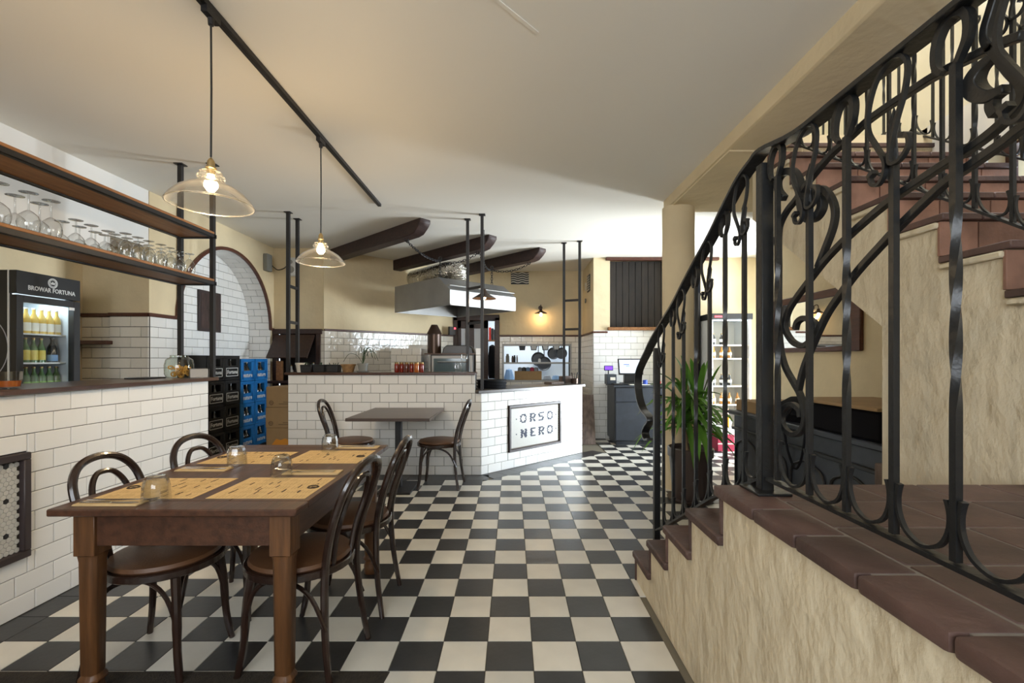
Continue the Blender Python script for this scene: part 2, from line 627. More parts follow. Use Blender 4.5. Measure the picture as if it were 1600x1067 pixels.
for i in range(-12, 0):
    x0 = GX + i * T
    add_floor(clip([(x0, 4.915), (x0 + T, 4.915), (x0 + T, 5.13), (x0, 5.13)], 1, 0, -0.25), True)
for i in range(-1, 10):
    a, b = i * T, (i + 1) * T
    q = [P0 + CU * a, P0 + CU * a + CN * 0.215, P0 + CU * b + CN * 0.215, P0 + CU * b]
    poly = [(v.x, v.y) for v in q]
    if i < 0: continue
    poly = clip(poly, 0, -1, -4.915)
    if len(poly) >= 3: add_floor(poly, True)


def dist(pc):
    p = pc[0]
    return math.hypot(sum(v[0] for v in p) / len(p), sum(v[1] for v in p) / len(p))


def in_view(pc):
    p = pc[0]
    x, y = sum(v[0] for v in p) / len(p), sum(v[1] for v in p) / len(p)
    return y > 1.75 and abs(x) < y * 1.13 + 0.1 and not (x > 0.72 and y < 3.3)


pieces.sort(key=lambda pc: (not in_view(pc), dist(pc)))
rest = {True: MB(), False: MB()}
_FM = {}
for k, (poly, black) in enumerate(pieces):
    cx_, cy_ = sum(v[0] for v in poly) / len(poly), sum(v[1] for v in poly) / len(poly)
    lp = [(v[0] - cx_, v[1] - cy_) for v in poly]
    if k < 300:
        key = (tuple((round(a, 4), round(b, 4)) for a, b in lp), black)
        if key not in _FM:
            me = MB().prism(lp, 'z', -0.006, 0.0).mesh('floor_tile', bevel=0.0008, smooth=False)
            me.materials.append(MAT['floor_black' if black else 'floor_white'])
            _FM[key] = me
        inst('floor_tile', _FM[key], floor, (cx_, cy_, 0))
    else:
        n_ = len(poly)
        rest[black].add([(v[0], v[1], 0.0) for v in poly] + [(v[0], v[1], -0.006) for v in poly],
                        [tuple(range(n_))] + [(i_, (i_ + 1) % n_, n_ + (i_ + 1) % n_, n_ + i_) for i_ in range(n_)])
for black in (True, False):
    o = rest[black].build('floor_tiles_beyond', 'floor_black' if black else 'floor_white', floor, smooth=False)
    o['kind'] = 'stuff'

# ================================================================ ceiling
cl = MB()
cl.box(-4.4, 1.57, -2.2, 9.0, CEIL, CEIL + 0.1)
cl.box(1.57, 4.4, 4.75, 9.0, CEIL, CEIL + 0.1)
struct('ceiling', cl, 'ceiling_paint')
struct('trim_1', MB().box(1.56, 1.97, -2.0, 4.80, 2.79, 3.02), 'plaster', 0.012, 'plastered downstand beam along the stairwell edge')
struct('ceiling_light_streak', MB().bar((-0.10, 2.06, CEIL - 0.002), (0.125, 2.305, CEIL - 0.002), 0.018, 0.006), 'ceiling_paint', 0, 'streak of light on the ceiling, made as a thin pale strip')  # raised strip in place of a reflected streak of light
up = MB()
up.box(1.57, 3.35, 3.36, 4.75, 2.78, 2.9)
struct('upper_floor', up, 'plaster')
struct('upper_ceiling', MB().box(1.4, 1.7, -2.2, 4.9, 5.2, 5.3).box(3.0, 3.5, -2.2, 4.9, 5.2, 5.3).box(1.7, 3.0, -2.2, 0.9, 5.2, 5.3).box(1.7, 3.0, 3.5, 4.9, 5.2, 5.3), 'ceiling_paint')  # gap lets in the added stair light

# ================================================================ walls
# left: bulkhead and recess behind the bar, pilaster, arched niche
wl = struct('wall_left', MB().box(-4.4, -4.2, -2.2, 4.6, 0, CEIL), 'plaster')
MB().box(-4.2, -3.5, -2.2, 4.05, 2.22, CEIL).build('bulkhead', 'plaster_white', wl)
MB().box(-4.2, -3.5, 4.05, 4.48, 2.36, CEIL).build('bulkhead', 'plaster_white', wl)
pil = struct('wall_pilaster', MB().box(-3.87, -3.5, 4.488, 4.86, 0, CEIL).box(-4.2, -3.87, 4.55, 4.86, 0, 2.4), 'plaster')
MB().box(-3.872, -3.492, 4.482, 4.855, 0, 1.69).box(-4.2, -3.872, 4.544, 4.6, 0, 1.69).build('grout_bed', 'grout_dark', pil)
tile_wall(pil, (-3.87, 4.482), 0, 0.376, 0.9, 1.69, 'tile_glossy', g=0.005)
tile_wall(pil, (-3.49, 4.482), PI / 2, 0.37, 0.9, 1.69, 'tile_white', g=0.004)
tile_wall(pil, (-4.2, 4.544), 0, 0.32, 0.9, 1.69, 'tile_glossy', g=0.005)
rail = MB()
rail.box(-3.885, -3.477, 4.462, 4.488, 1.69, 1.725)
rail.box(-3.50, -3.474, 4.462, 4.85, 1.69, 1.725)
rail.box(-4.2, -3.88, 4.52, 4.55, 1.69, 1.725)
rail.build('dado_rail', 'dado_wood', pil, 0.006)
MB().box(-4.2, -3.84, 4.40, 4.54, 1.42, 1.455).build('ledge', 'dado_wood', pil, 0.004)

# arched niche wall, in the plane X=-3.49, arch centred at Y=5.78
YC, RA, ZS, XW, XN = 5.78, 0.93, 1.70, -3.49, -3.79
arc = [(YC - RA * math.cos(PI * k / 28), ZS + RA * math.sin(PI * k / 28)) for k in range(29)]
wn = MB()
outer = [(4.86, 0)] + [(4.86, CEIL)] + [(6.82, CEIL)] + [(6.82, 0)]
n_ = len(arc)
vs, fs = [], []
for X in (XW, XN):
    base = len(vs)
    vs += [(X, 4.85, 0), (X, 4.85, ZS), (X, 4.85, CEIL), (X, 6.82, CEIL), (X, 6.82, ZS), (X, 6.82, 0), (X, YC - RA, 0), (X, YC + RA, 0)]
    vs += [(X, a, b) for a, b in arc]
    A = base + 8
    fs += [(base, base + 1, A, base + 6), (base + 5, base + 7, A + n_ - 1, base + 4)]
    half = n_ // 2
    for k in range(half): fs.append((A + k, base + 2 if k else base + 1, A + k + 1) if k else (A, base + 1, base + 2, A + 1))
    for k in range(half, n_ - 1): fs.append((A + k, base + 3, A + k + 1) if k < n_ - 2 else (A + k, base + 3, base + 4, A + k + 1))
    fs.append((A + half, base + 2, base + 3))
wa = struct('wall_arch', MB().add(vs, fs), 'plaster')
# intrados grout lining and the niche back
lin = MB()
path = [(YC - RA, 0.0)] + arc + [(YC + RA, 0.0)]
vs, fs = [], []
for (y, z) in path: vs += [(XW + 0.004, y, z), (XN - 0.02, y, z)]
for k in range(len(path) - 1): fs.append((2 * k, 2 * k + 2, 2 * k + 3, 2 * k + 1))
lin.add(vs, fs)
lin.box(XN - 0.1, XN - 0.008, 4.7, 6.85, 0, CEIL)
lin.build('grout_bed', 'grout_dark', wa, smooth=False)
tile_wall(wa, (XN - 0.008, YC - RA + 0.002), PI / 2, 2 * RA - 0.004, 0.1, 2.62, 'tile_white', tw=0.2, th=0.1, off=(0.3, 0.8),
          keep=lambda a, z: z < ZS + 0.1 or math.hypot(a - RA, z - ZS) < RA + 0.12)
# tiles on the reveal of the arch (far jamb and curve)
tile_wall(wa, (XN + 0.0, YC + RA), 0, XW - XN + 0.004, 0.8, 1.70, 'tile_white', off=(0.75, 0.25))
nseg = 30
for k in range(nseg):
    a0, a1 = PI * k / nseg, PI * (k + 1) / nseg
    am = (a0 + a1) / 2
    wd = RA * PI / nseg - 0.004
    split = (0.09, 0.204) if k % 2 else (0.19, 0.104)
    xx = XN
    for sw in split:
        me = tile_mesh(sw - 0.004, wd, 0.006, 'tile_white')
        o = inst('tile', me, wa)
        # local x along world X, local z along the arc tangent, outward (-y) towards the arch centre
        rad = Vector((0, -math.cos(am), math.sin(am)))
        tan = Vector((0, math.sin(am), math.cos(am)))
        M4 = Matrix(((1, rad.x, tan.x), (0, rad.y, tan.y), (0, rad.z, tan.z))).to_4x4()
        pos = Vector((xx + 0.002, YC, ZS)) + rad * RA - tan * wd / 2
        o.matrix_basis = Matrix.Translation(pos) @ M4
        xx += sw
# dark trim that follows the arch
tr = MB()
tr.tube([(XW + 0.008, a, b) for a, b in arc], None, rect=(0.03, 0.038), side=(1, 0, 0))
tr.box(XW - 0.005, XW + 0.02, 4.85, YC - RA + 0.01, 1.69, 1.725)
tr.box(XW - 0.005, XW + 0.02, YC + RA - 0.01, 6.80, 1.69, 1.725)
tr.build('arch_trim', 'dado_wood', wa)
struct('niche_plinth', MB().box(XN, XW + 0.22, 4.87, 6.66, 0, 0.165), 'black_plastic', 0.004, 'dark plinth on the niche floor')

# back left: short wall with the wooden hatch, then the slanting kitchen wall
W0, W1 = Vector((-2.75, 6.8)), Vector((-1.06, 8.6))
wb = struct('wall_back_left', MB().box(-3.6, -2.75, 6.82, 7.0, 1.70, CEIL).box(-2.80, -2.74, 6.82, 7.0, 0, 1.70).box(-3.6, -2.80, 6.82, 7.0, 0, 0.62), 'plaster')
MB().box(-2.80, -2.745, 6.805, 6.83, 0.6, 1.69).build('grout_bed', 'grout_warm', wb)
tile_wall(wb, (-2.805, 6.805), 0, 0.06, 0.6, 1.69, 'tile_glossy')
ka = math.atan2(W1.y - W0.y, W1.x - W0.x)
KU = Vector((math.cos(ka), math.sin(ka), 0))
KN = Vector((math.sin(ka), -math.cos(ka), 0))
KL = (W1 - W0).length
w03 = Vector((W0.x, W0.y, 0))


def kwall(mb, a, b, z0, z1, t0, t1):
    """box on the slanting wall: a..b along, t outward"""
    c = w03 + KU * (a + b) / 2 + KN * (t0 + t1) / 2 + Vector((0, 0, (z0 + z1) / 2))
    return mb.obox(c, KU * (b - a) / 2, KN * (t1 - t0) / 2, (0, 0, (z1 - z0) / 2))


wk = struct('wall_kitchen', kwall(MB(), -0.0, KL, 0, CEIL, -0.15, 0), 'plaster')
kwall(MB(), 0, KL, 0.7, 1.69, 0, 0.006).build('grout_bed', 'grout_warm', wk)
tile_wall(wk, (W0 + KN.xy * 0.006), ka, KL, 0.9, 1.69, 'tile_glossy', g=0.005)
kwall(MB(), 0, KL, 1.69, 1.72, 0, 0.022).build('dado_rail', 'dado_wood', wk, 0.005)

# back: frontal wall with the kitchen door and the serving hatch
HX0, HX1, HZ0, HZ1 = -0.15, 1.065, 0.885, 1.52
DX0, DX1, DZ = -1.06, -0.27, 2.06
wbk = MB()
YB = 8.6
wbk.box(DX0 - 0.1, DX1, YB, YB + 0.14, DZ, CEIL)
wbk.box(DX1, HX0, YB, YB + 0.14, 0, CEIL)
wbk.box(HX0, HX1, YB, YB + 0.14, 0, HZ0)
wbk.box(HX0, HX1, YB, YB + 0.14, HZ1, CEIL)
wbk.box(HX1, 1.45, YB, YB + 0.14, 0, CEIL)
wback = struct('wall_back', wbk, 'plaster')
gb = MB().box(DX1, HX0, YB - 0.006, YB, 0.6, 1.69).box(HX0, HX1, YB - 0.006, YB, 0.6, HZ0).box(HX0, HX1, YB - 0.006, YB, HZ1, 1.69).box(HX1, 1.3, YB - 0.006, YB, 0.6, 1.69)
gb.build('grout_bed', 'grout_warm', wback)
tile_wall(wback, (DX1 + 0.04, YB - 0.006), 0, 1.3 - DX1 - 0.04, 0.7, 1.69, 'tile_glossy', g=0.005,
          holes=[(HX0 - DX1 - 0.04 - 0.03, HX1 - DX1 - 0.04 + 0.03, HZ0 - 0.03, HZ1 + 0.03)])
MB().box(DX1 + 0.03, 1.3, YB - 0.024, YB, 1.69, 1.72).build('dado_rail', 'dado_wood', wback, 0.005)

# right return and the frontal wall behind the till
wr = struct('wall_return', MB().box(1.308, 1.45, 7.59, 8.6, 0, CEIL), 'plaster')
MB().box(1.302, 1.31, 7.45, 8.6, 0.0, 1.69).build('grout_bed', 'grout_warm', wr)
tile_wall(wr, (1.302, 8.6), -PI / 2, 1.15, 0.2, 1.69, 'tile_white', g=0.004)
MB().box(1.28, 1.31, 7.44, 8.6, 1.69, 1.72).build('dado_rail', 'dado_wood', wr, 0.005)
YT = 7.45
wt = struct('wall_till', MB().box(1.308, 1.57, YT + 0.008, YT + 0.14, 0, CEIL).box(1.57, 4.4, YT + 0.008, YT + 0.14, 0, 1.76).box(1.57, 2.50, YT + 0.14, YT + 0.2, 1.70, CEIL).box(2.5, 4.4, YT + 0.008, YT + 0.14, 1.76, CEIL), 'plaster')
MB().box(1.30, 2.62, YT + 0.002, YT + 0.01, 0, 1.735).build('grout_bed', 'grout_warm', wt)
tile_wall(wt, (1.302, YT + 0.002), 0, 1.30, 0.0, 1.735, 'tile_white', g=0.004, th=0.102)
dr = MB().box(1.285, 1.53, YT - 0.018, YT + 0.01, 1.69, 1.72)
dr.build('dado_rail', 'dado_wood', wt, 0.005)
sh = MB().box(1.53, 2.62, YT - 0.045, YT + 0.05, 1.735, 1.785)
sh.build('shutter_sill', 'shelf_wood', wt, 0.006)
MB().box(1.50, 3.3, YT - 0.05, YT + 0.03, CEIL - 0.05, CEIL).build('shutter_header', 'dado_wood', wt, 0.006)
for k in range(9):                                               # dark boards of the shutter
    x0 = 1.575 + k * 0.103
    MB().box(x0, x0 + 0.099, YT + 0.05, YT + 0.075, 1.785, CEIL - 0.05).build('shutter_board', 'shutter_wood', wt, 0.004)

# right wall of the stairwell and entrance bay
wr1 = MB()
wr1.box(3.05, 3.3, -2.2, 5.5, 0, 2.15)
wr1.box(3.05, 3.3, -2.2, 2.10, 2.15, 2.98)
wr1.box(3.05, 3.3, 2.98, 5.5, 2.15, 2.98)
wr1.box(3.05, 3.3, -2.2, 5.5, 2.60, 2.98)
wright = struct('wall_right', wr1, 'plaster')
MB().box(3.035, 3.05, -2.0, 2.10, 0.85, 2.98).box(3.035, 3.05, 2.98, 3.4, 2.15, 2.98).box(3.035, 3.05, 2.1, 2.98, 2.62, 2.98).build('white_dado', 'plaster_white', wright)
struct('wall_upper_right', MB().box(3.07, 3.3, -2.2, 4.9, 2.98, 5.2), 'plaster_pale')
struct('wall_upper_back', MB().box(1.4, 3.3, 4.75, 4.9, 3.0, 5.2), 'plaster_pale')
struct('wall_upper_left', MB().box(1.42, 1.55, -2.2, 4.9, 3.02, 5.2), 'plaster')
struct('wall_bay', MB().box(3.3, 4.35, 5.36, 5.5, 0, CEIL).box(3.05, 3.3, 5.5, 5.52, 0, CEIL), 'plaster')
wf = MB()
YA, YB2 = 5.58, 6.92
wf.box(4.2, 4.24, 5.5, YA, 0, CEIL).box(4.2, 4.24, YB2, 7.6, 0, CEIL).box(4.2, 4.24, YA, YB2, 2.62, CEIL).box(4.2, 4.24, YA, YB2, 0, 0.12)
struct('wall_entrance', wf, 'plaster_white')
win = MB()
for k in range(4):
    y = YA + (YB2 - YA) * k / 3
    win.box(4.19, 4.25, y - 0.03, y + 0.03, 0.12, 2.62)
win.box(4.19, 4.25, YA, YB2, 2.05, 2.10)
wo = tag(win.build('window_1', 'door_wood'), 'dark framed entrance glazing of the bay', None, None, 'structure')
MB().box(4.218, 4.222, YA, YB2, 0.12, 2.62).build('pane', 'window_glass', wo)
st = MB().box(3.05, 3.29, 2.10, 2.98, 2.585, 2.62).box(3.16, 3.20, 2.10, 2.14, 2.15, 2.59).box(3.16, 3.20, 2.94, 2.98, 2.15, 2.59).box(3.16, 3.20, 2.10, 2.98, 2.15, 2.19)
so = tag(st.build('window_2', 'dado_wood'), 'small stair window with brown reveal', None, None, 'structure')
MB().box(3.178, 3.182, 2.14, 2.94, 2.19, 2.585).build('pane', 'window_glass', so)
# behind the viewer: unseen wall, with a window added for fill light
wbv = MB()
wbv.box(-4.4, -2.2, -2.2, -2.08, 0, CEIL).box(-2.2, 1.0, -2.2, -2.08, 0, 1.1).box(-2.2, 1.0, -2.2, -2.08, 2.7, CEIL).box(1.0, 3.3, -2.2, -2.08, 0, 5.2)
struct('wall_unseen_back', wbv, 'plaster')
w3 = MB()
for x in (-2.2, -1.15, -0.08, 0.97): w3.box(x, x + 0.05, -2.16, -2.11, 1.1, 2.7)
w3.box(-2.2, 1.0, -2.16, -2.11, 1.1, 1.15).box(-2.2, 1.0, -2.16, -2.11, 2.65, 2.7)
w3o = tag(w3.build('added_fill_window', 'door_wood'), 'dark framed window added behind the viewer for fill light', None, None, 'structure')
MB().box(-2.2, 1.0, -2.137, -2.133, 1.1, 2.7).build('pane', 'window_glass', w3o)

# kitchen room seen through the hatch and the door
kr = MB()
kr.box(-1.3, 1.7, 10.0, 10.1, 0, 2.6).box(-1.3, -1.2, 8.74, 10.1, 0, 2.6).box(1.6, 1.7, 8.74, 10.1, 0, 2.6).box(-1.3, 1.7, 8.74, 10.1, 2.6, 2.7)
struct('wall_kitchen_room', kr, 'kitchen_white')

# round column
o = struct('column', MB().lathe([(0, 0), (0.16, 0), (0.155, 0.6), (0.152, 1.4), (0.155, 2.3), (0.155, 2.79), (0, 2.79)], 32, (1.665, 4.66, 0)), 'plaster', 0, 'round cream plastered column carrying the beam')
# ================================================================ bar on the left
bar = thing('bar_counter', 'white tiled bar counter front with framed hexagon panel, under the hanging shelf', 'counter', (-2.6, 1.6, 0))
MB().box(-2.75, -2.466, -0.6, 3.765, 0, 1.10).build('body', 'grout_dark', bar)
TLW = 0.1955
HB = (2.0 - 0.0, 2.36, 0.285, 0.815)
tile_wall(bar, (-2.466, 0.0), PI / 2, 3.767, 0.0, 1.103, 'tile_white', tw=TLW, th=0.1003, g=0.0035, off=((3.767 % TLW) / TLW, (3.767 % TLW) / TLW + 0.5),
          holes=[(1.6, 2.36, 0.285, 0.815)], keep=lambda a, z: a > 1.5)
wtop = thing('bar_worktop', 'long dark brown wooden bar top over the left tiled counter', 'worktop', (-2.7, 1.6, 1.10))
MB().box(-3.0, -2.43, -0.6, 3.86, 1.103, 1.131).build('top', 'bar_wood', wtop, 0.005)
fr = MB()
fr.box(-2.472, -2.432, 1.6, 2.358, 0.287, 0.322).box(-2.472, -2.432, 1.6, 2.358, 0.778, 0.813).box(-2.472, -2.432, 2.323, 2.358, 0.322, 0.778).box(-2.472, -2.432, 1.6, 1.635, 0.322, 0.778)
mp = fr.build('mosaic_panel', 'frame_dark', bar, 0.004)
mp['label'] = 'dark framed panel of small white hexagon tiles with black dots'
MB().box(-2.474, -2.462, 1.62, 2.34, 0.31, 0.79).build('grout_bed', 'grout_dark', mp)
HP = 0.0245
hexm = {}
for nm in ('hex_white', 'hex_black'):
    q = [(HP * 0.535 * math.cos(PI / 3 * k + PI / 6), HP * 0.535 * math.sin(PI / 3 * k + PI / 6)) for k in range(6)]
    me = MB().prism(q, 'x', 0, 0.006).mesh('hexagon_tile', smooth=False)
    me.materials.append(MAT[nm])
    hexm[nm] = me
row, z = 0, 0.335
while z < 0.772:
    y = 2.308 - (HP / 2 if row % 2 else 0)
    c = 0
    while y > 2.02:
        dot = (row % 8 == 4) and c % 6 == 2
        inst('hexagon_tile', hexm['hex_black' if dot else 'hex_white'], mp, (-2.462, y, z))
        y -= HP
        c += 1
    z += HP * 0.866
    row += 1

# hanging shelf over the bar: two posts, two boards in black angle frames
hs = thing('hanging_shelf', 'two tier wooden shelf in black steel frame hung over the bar', 'shelf', (-2.62, 3.87, 1.13))
for x in (-2.757, -2.49):
    p = MB().box(x - 0.016, x + 0.016, 3.854, 3.886, 1.131, CEIL).build('post', 'black_steel', hs)
    MB().box(x - 0.035, x + 0.035, 3.835, 3.905, CEIL - 0.008, CEIL).build('ceiling_plate', 'black_steel', p)
for z in (1.905, 2.295):
    f = MB()
    f.box(-2.475, -2.465, 0.4, 3.87, z - 0.012, z + 0.018).box(-2.775, -2.765, 0.4, 3.87, z - 0.012, z + 0.018)
    f.box(-2.50, -2.465, 0.4, 3.87, z - 0.012, z - 0.006).box(-2.775, -2.74, 0.4, 3.87, z - 0.012, z - 0.006)
    f.box(-2.775, -2.465, 3.855, 3.885, z - 0.012, z + 0.018)
    f.build('angle_frame', 'black_steel', hs)
    MB().box(-2.764, -2.476, 0.42, 3.852, z - 0.004, z + 0.018).box(-2.775, -2.463, 0.42, 3.852, z + 0.0185, z + 0.036).build('shelf_board', 'shelf_wood', hs, 0.002)

# glasses upside down on the lower board
ZSH = 1.9415


def up_glass(name, label, group, s, h, bowl):
    t = thing(name, label, 'glass', (0, 0, 0), 0, group)
    MB().lathe([(r * s, z * h) for r, z in bowl], 16).build('bowl', 'clear_glass', t, local=True)
    MB().lathe([(0.0055, bowl[-1][1] * h), (0.004, bowl[-1][1] * h + 0.02), (0.0045, h * 0.95), (0.008, h * 0.97)], 8).build('stem', 'clear_glass', t, local=True)
    MB().lathe([(0.006, h * 0.965), (0.036 * s / 0.045, h * 0.99), (0.037 * s / 0.045, h), (0, h)], 18).build('foot', 'clear_glass', t, local=True)
    return t


wine = up_glass('wine_glass', 'large upturned balloon wine glass on the lower hanging shelf', 'large wine glasses on the hanging shelf', 0.048, 0.215,
                [(0.72, 0), (0.9, 0.12), (1.0, 0.27), (0.85, 0.43), (0.4, 0.53), (0.12, 0.57)])
goblet = up_glass('small_goblet', 'small upturned stemmed glass between the wine glasses and the dense cluster', 'small stemmed glasses on the hanging shelf', 0.042, 0.15,
                  [(0.98, 0), (1.0, 0.10), (0.85, 0.30), (0.45, 0.44), (0.14, 0.50)])
beer = up_glass('beer_goblet', 'upturned clear beer goblet in the dense cluster near the shelf post', 'beer goblets clustered at the shelf end', 0.040, 0.165,
                [(0.80, 0), (0.92, 0.15), (1.0, 0.35), (0.92, 0.52), (0.55, 0.68), (0.15, 0.76)])


def spread_glasses(proto, spots, what, per_row, near):
    for i, (x, y) in enumerate(spots):
        o = proto if i == 0 else dup(proto)
        if per_row:
            n = per_row - 1 - i % per_row
            o['label'] = ('', 'second ', 'third ')[n] + what + (' from ' if n else ' next to ') + near + (', room-side row of the shelf' if i < per_row else ', wall-side row of the shelf')
        else:
            o['label'] = what + (' in its room-side row', ' in its middle row', ' in its wall-side row')[i % 3]
        o.location = (x, y, ZSH)


spread_glasses(wine, [(-2.55, 2.31), (-2.54, 2.445), (-2.55, 2.575), (-2.66, 2.36), (-2.66, 2.49), (-2.66, 2.62)], 'large upturned wine glass', 3, 'the small goblets')
spread_glasses(goblet, [(-2.54, 2.71), (-2.55, 2.82), (-2.56, 2.95), (-2.65, 2.74), (-2.65, 2.85), (-2.66, 2.97)], 'small upturned goblet', 3, 'the dense beer glasses')
spread_glasses(beer, [(-2.54 - 0.09 * (k % 3) + random.uniform(-.008, .008), 3.06 + 0.1 * (k // 3) + 0.02 * (k % 3)) for k in range(20)], 'upturned beer goblet of the dense cluster by the shelf post', 0, '')

# ---- things on the bar
j = thing('pretzel_jar', 'round glass jar half full of golden pretzels on the bar end', 'jar', (-2.66, 3.72, 1.131))
MB().lathe([(0, 0.002), (0.085, 0.002), (0.10, 0.03), (0.102, 0.10), (0.09, 0.145), (0.062, 0.165), (0.062, 0.178), (0.066, 0.18)], 22).build('jar_body', 'green_jar', j, local=True)
for k in range(22):
    a, r_ = random.uniform(0, 6.28), random.uniform(0.01, 0.062)
    c = Vector((r_ * math.cos(a), r_ * math.sin(a), 0.022 + 0.006 * (k // 2)))
    q = Matrix.Rotation(random.uniform(0, 3), 3, 'X') @ Matrix.Rotation(random.uniform(0, 3), 3, 'Y')
    o = MB().tube([q @ Vector((0.018 * math.cos(t * PI / 4), 0.018 * math.sin(t * PI / 4), 0)) for t in range(8)], 0.0055, 6, closed=True).build('pretzel', 'pretzel')
    o.location = j.location + c
    tag(o, 'golden pretzel ring inside the round glass jar', 'pretzel', 'pretzels in the jar')
t = thing('steel_box', 'small brushed steel box standing at the end of the bar top', 'box', (-2.52, 3.74, 1.131), R(38))
MB().box(-0.06, 0.06, -0.06, 0.06, 0.0, 0.072).build('box_body', 'steel_dull', t, 0.003, local=True)
MB().box(-0.054, 0.054, -0.054, 0.054, 0.066, 0.074).build('rim', 'black_plastic', t, local=True)
t = thing('tumbler', 'cut glass tumbler with amber drink on the bar top beside the fridge', 'glass', (-2.54, 2.35, 1.131))
MB().lathe([(0, 0.002), (0.042, 0.002), (0.05, 0.05), (0.052, 0.088)], 12).build('glass_wall', 'clear_glass', t, local=True, smooth=False)
MB().lathe([(0, 0.012), (0.040, 0.012), (0.046, 0.042), (0, 0.042)], 16).build('drink', 'honey_amber', t, local=True)
t = thing('serving_tray', 'flat black tray lying on the bar top', 'tray', (-2.80, 3.55, 1.131))
MB().box(-2.88, -2.72, 3.45, 3.66, 1.131, 1.141).build('tray_body', 'black_plastic', t, 0.003)

# ---- drinks fridge in the recess
FX, FY0, FY1, FT = -3.60, 3.38, 3.88, 1.93
fg = thing('drinks_fridge', 'tall black glass door drinks fridge with lit shelves behind the bar', 'fridge', (-3.9, 3.63, 0))
bd = MB()
bd.box(-4.18, -3.655, FY0, FY0 + 0.025, 0, FT).box(-4.18, -3.655, FY1 - 0.025, FY1, 0, FT).box(-4.18, -4.155, FY0, FY1, 0, FT).box(-4.18, -3.655, FY0, FY1, FT - 0.17, FT).box(-4.18, -3.655, FY0, FY1, 0, 0.3)
bd.build('cabinet', 'black_plastic', fg, 0.003)
MB().box(-4.15, -4.145, FY0 + 0.03, FY1 - 0.03, 0.3, FT - 0.18).box(-4.15, -3.67, FY0 + 0.026, FY0 + 0.030, 0.3, FT - 0.18).box(-4.15, -3.67, FY1 - 0.030, FY1 - 0.026, 0.3, FT - 0.18).build('liner', 'fridge_inside', fg)
MB().box(-3.9, -3.68, FY0 + 0.05, FY1 - 0.05, FT - 0.184, FT - 0.178).build('led_strip', 'fridge_led', fg)
hd = MB().box(-3.655, FX, FY0, FY1, FT - 0.17, FT).build('header', 'black_plastic', fg, 0.002)
dz = FT - 0.178
dm = MB()
dm.box(-3.65, FX, FY0, FY0 + 0.05, 0.1, dz).box(-3.65, FX, FY1 - 0.055, FY1, 0.1, dz).box(-3.65, FX, FY0 + 0.05, FY1 - 0.055, dz - 0.05, dz).box(-3.65, FX, FY0 + 0.05, FY1 - 0.055, 0.1, 0.2)
door = dm.build('door', 'black_plastic', fg, 0.002)
MB().box(-3.63, -3.626, FY0 + 0.05, FY1 - 0.055, 0.2, dz - 0.05).build('pane', 'window_glass', door)
MB().box(FX, FX + 0.004, FY1 - 0.10, FY1 - 0.055, dz - 0.075, dz - 0.052).build('temperature_display', 'white_print', door)
text('lettering', 'BROWAR FORTUNA', 0.047, 'white_print', hd, (FX + 0.002, (FY0 + FY1) / 2 + 0.015, FT - 0.118), (PI / 2, 0, PI / 2), sx=0.86, bold=0.001)
em = MB()
cy, cz, ex = (FY0 + FY1) / 2 + 0.015, FT - 0.058, FX + 0.003
for r0 in (0.034, 0.025):
    em.tube([(ex, cy + r0 * math.cos(k * PI / 12), cz + r0 * math.sin(k * PI / 12)) for k in range(24)], 0.0022 if r0 < 0.03 else 0.005, 5, closed=True)
em.prism([(cy - 0.016, cz - 0.010), (cy + 0.016, cz - 0.010), (cy + 0.019, cz + 0.010), (cy + 0.008, cz + 0.0), (cy, cz + 0.014), (cy - 0.008, cz + 0.0), (cy - 0.019, cz + 0.010)], 'x', ex - 0.002, ex + 0.001)
em.build('crown_emblem', 'white_print', hd)
sl = MB()
cx0, cz0 = -3.93, 1.36
for r0, rr in ((0.27, 0.004), (0.205, 0.003)):
    sl.tube([(cx0 + r0 * math.cos(k * PI / 24), FY0 - 0.001, cz0 + r0 * math.sin(k * PI / 24)) for k in range(48)], rr, 4, closed=True)
sl.build('round_emblem', 'grey_print', fg)
MB().box(-3.662, -3.653, FY0 - 0.004, FY0 + 0.004, 0.1, FT).build('edge_strip', 'white_print', fg)
shelf_z = (1.478, 1.254, 1.03)
for z in shelf_z:
    MB().box(-4.13, -3.69, FY0 + 0.03, FY1 - 0.03, z - 0.012, z).build('wire_shelf', 'white_plastic', fg)


def bottle(name, label, group, h, r, glass_m, label_m, cap_m, lz=(0.25, 0.5)):
    t = thing(name, label, 'bottle', (0, 0, 0), 0, group)
    MB().lathe([(0, 0), (r, 0), (r, h * 0.55), (r * 0.85, h * 0.63), (r * 0.42, h * 0.78), (r * 0.38, h * 0.95), (0, h * 0.95)], 12).build('bottle_body', glass_m, t, local=True)
    if label_m: MB().lathe([(r * 1.03, h * lz[0]), (r * 1.03, h * lz[1])], 12).build('label_band', label_m, t, local=True)
    MB().lathe([(0, h), (r * 0.46, h), (r * 0.46, h * 0.94)], 10).build('cap', cap_m, t, local=True)
    return t


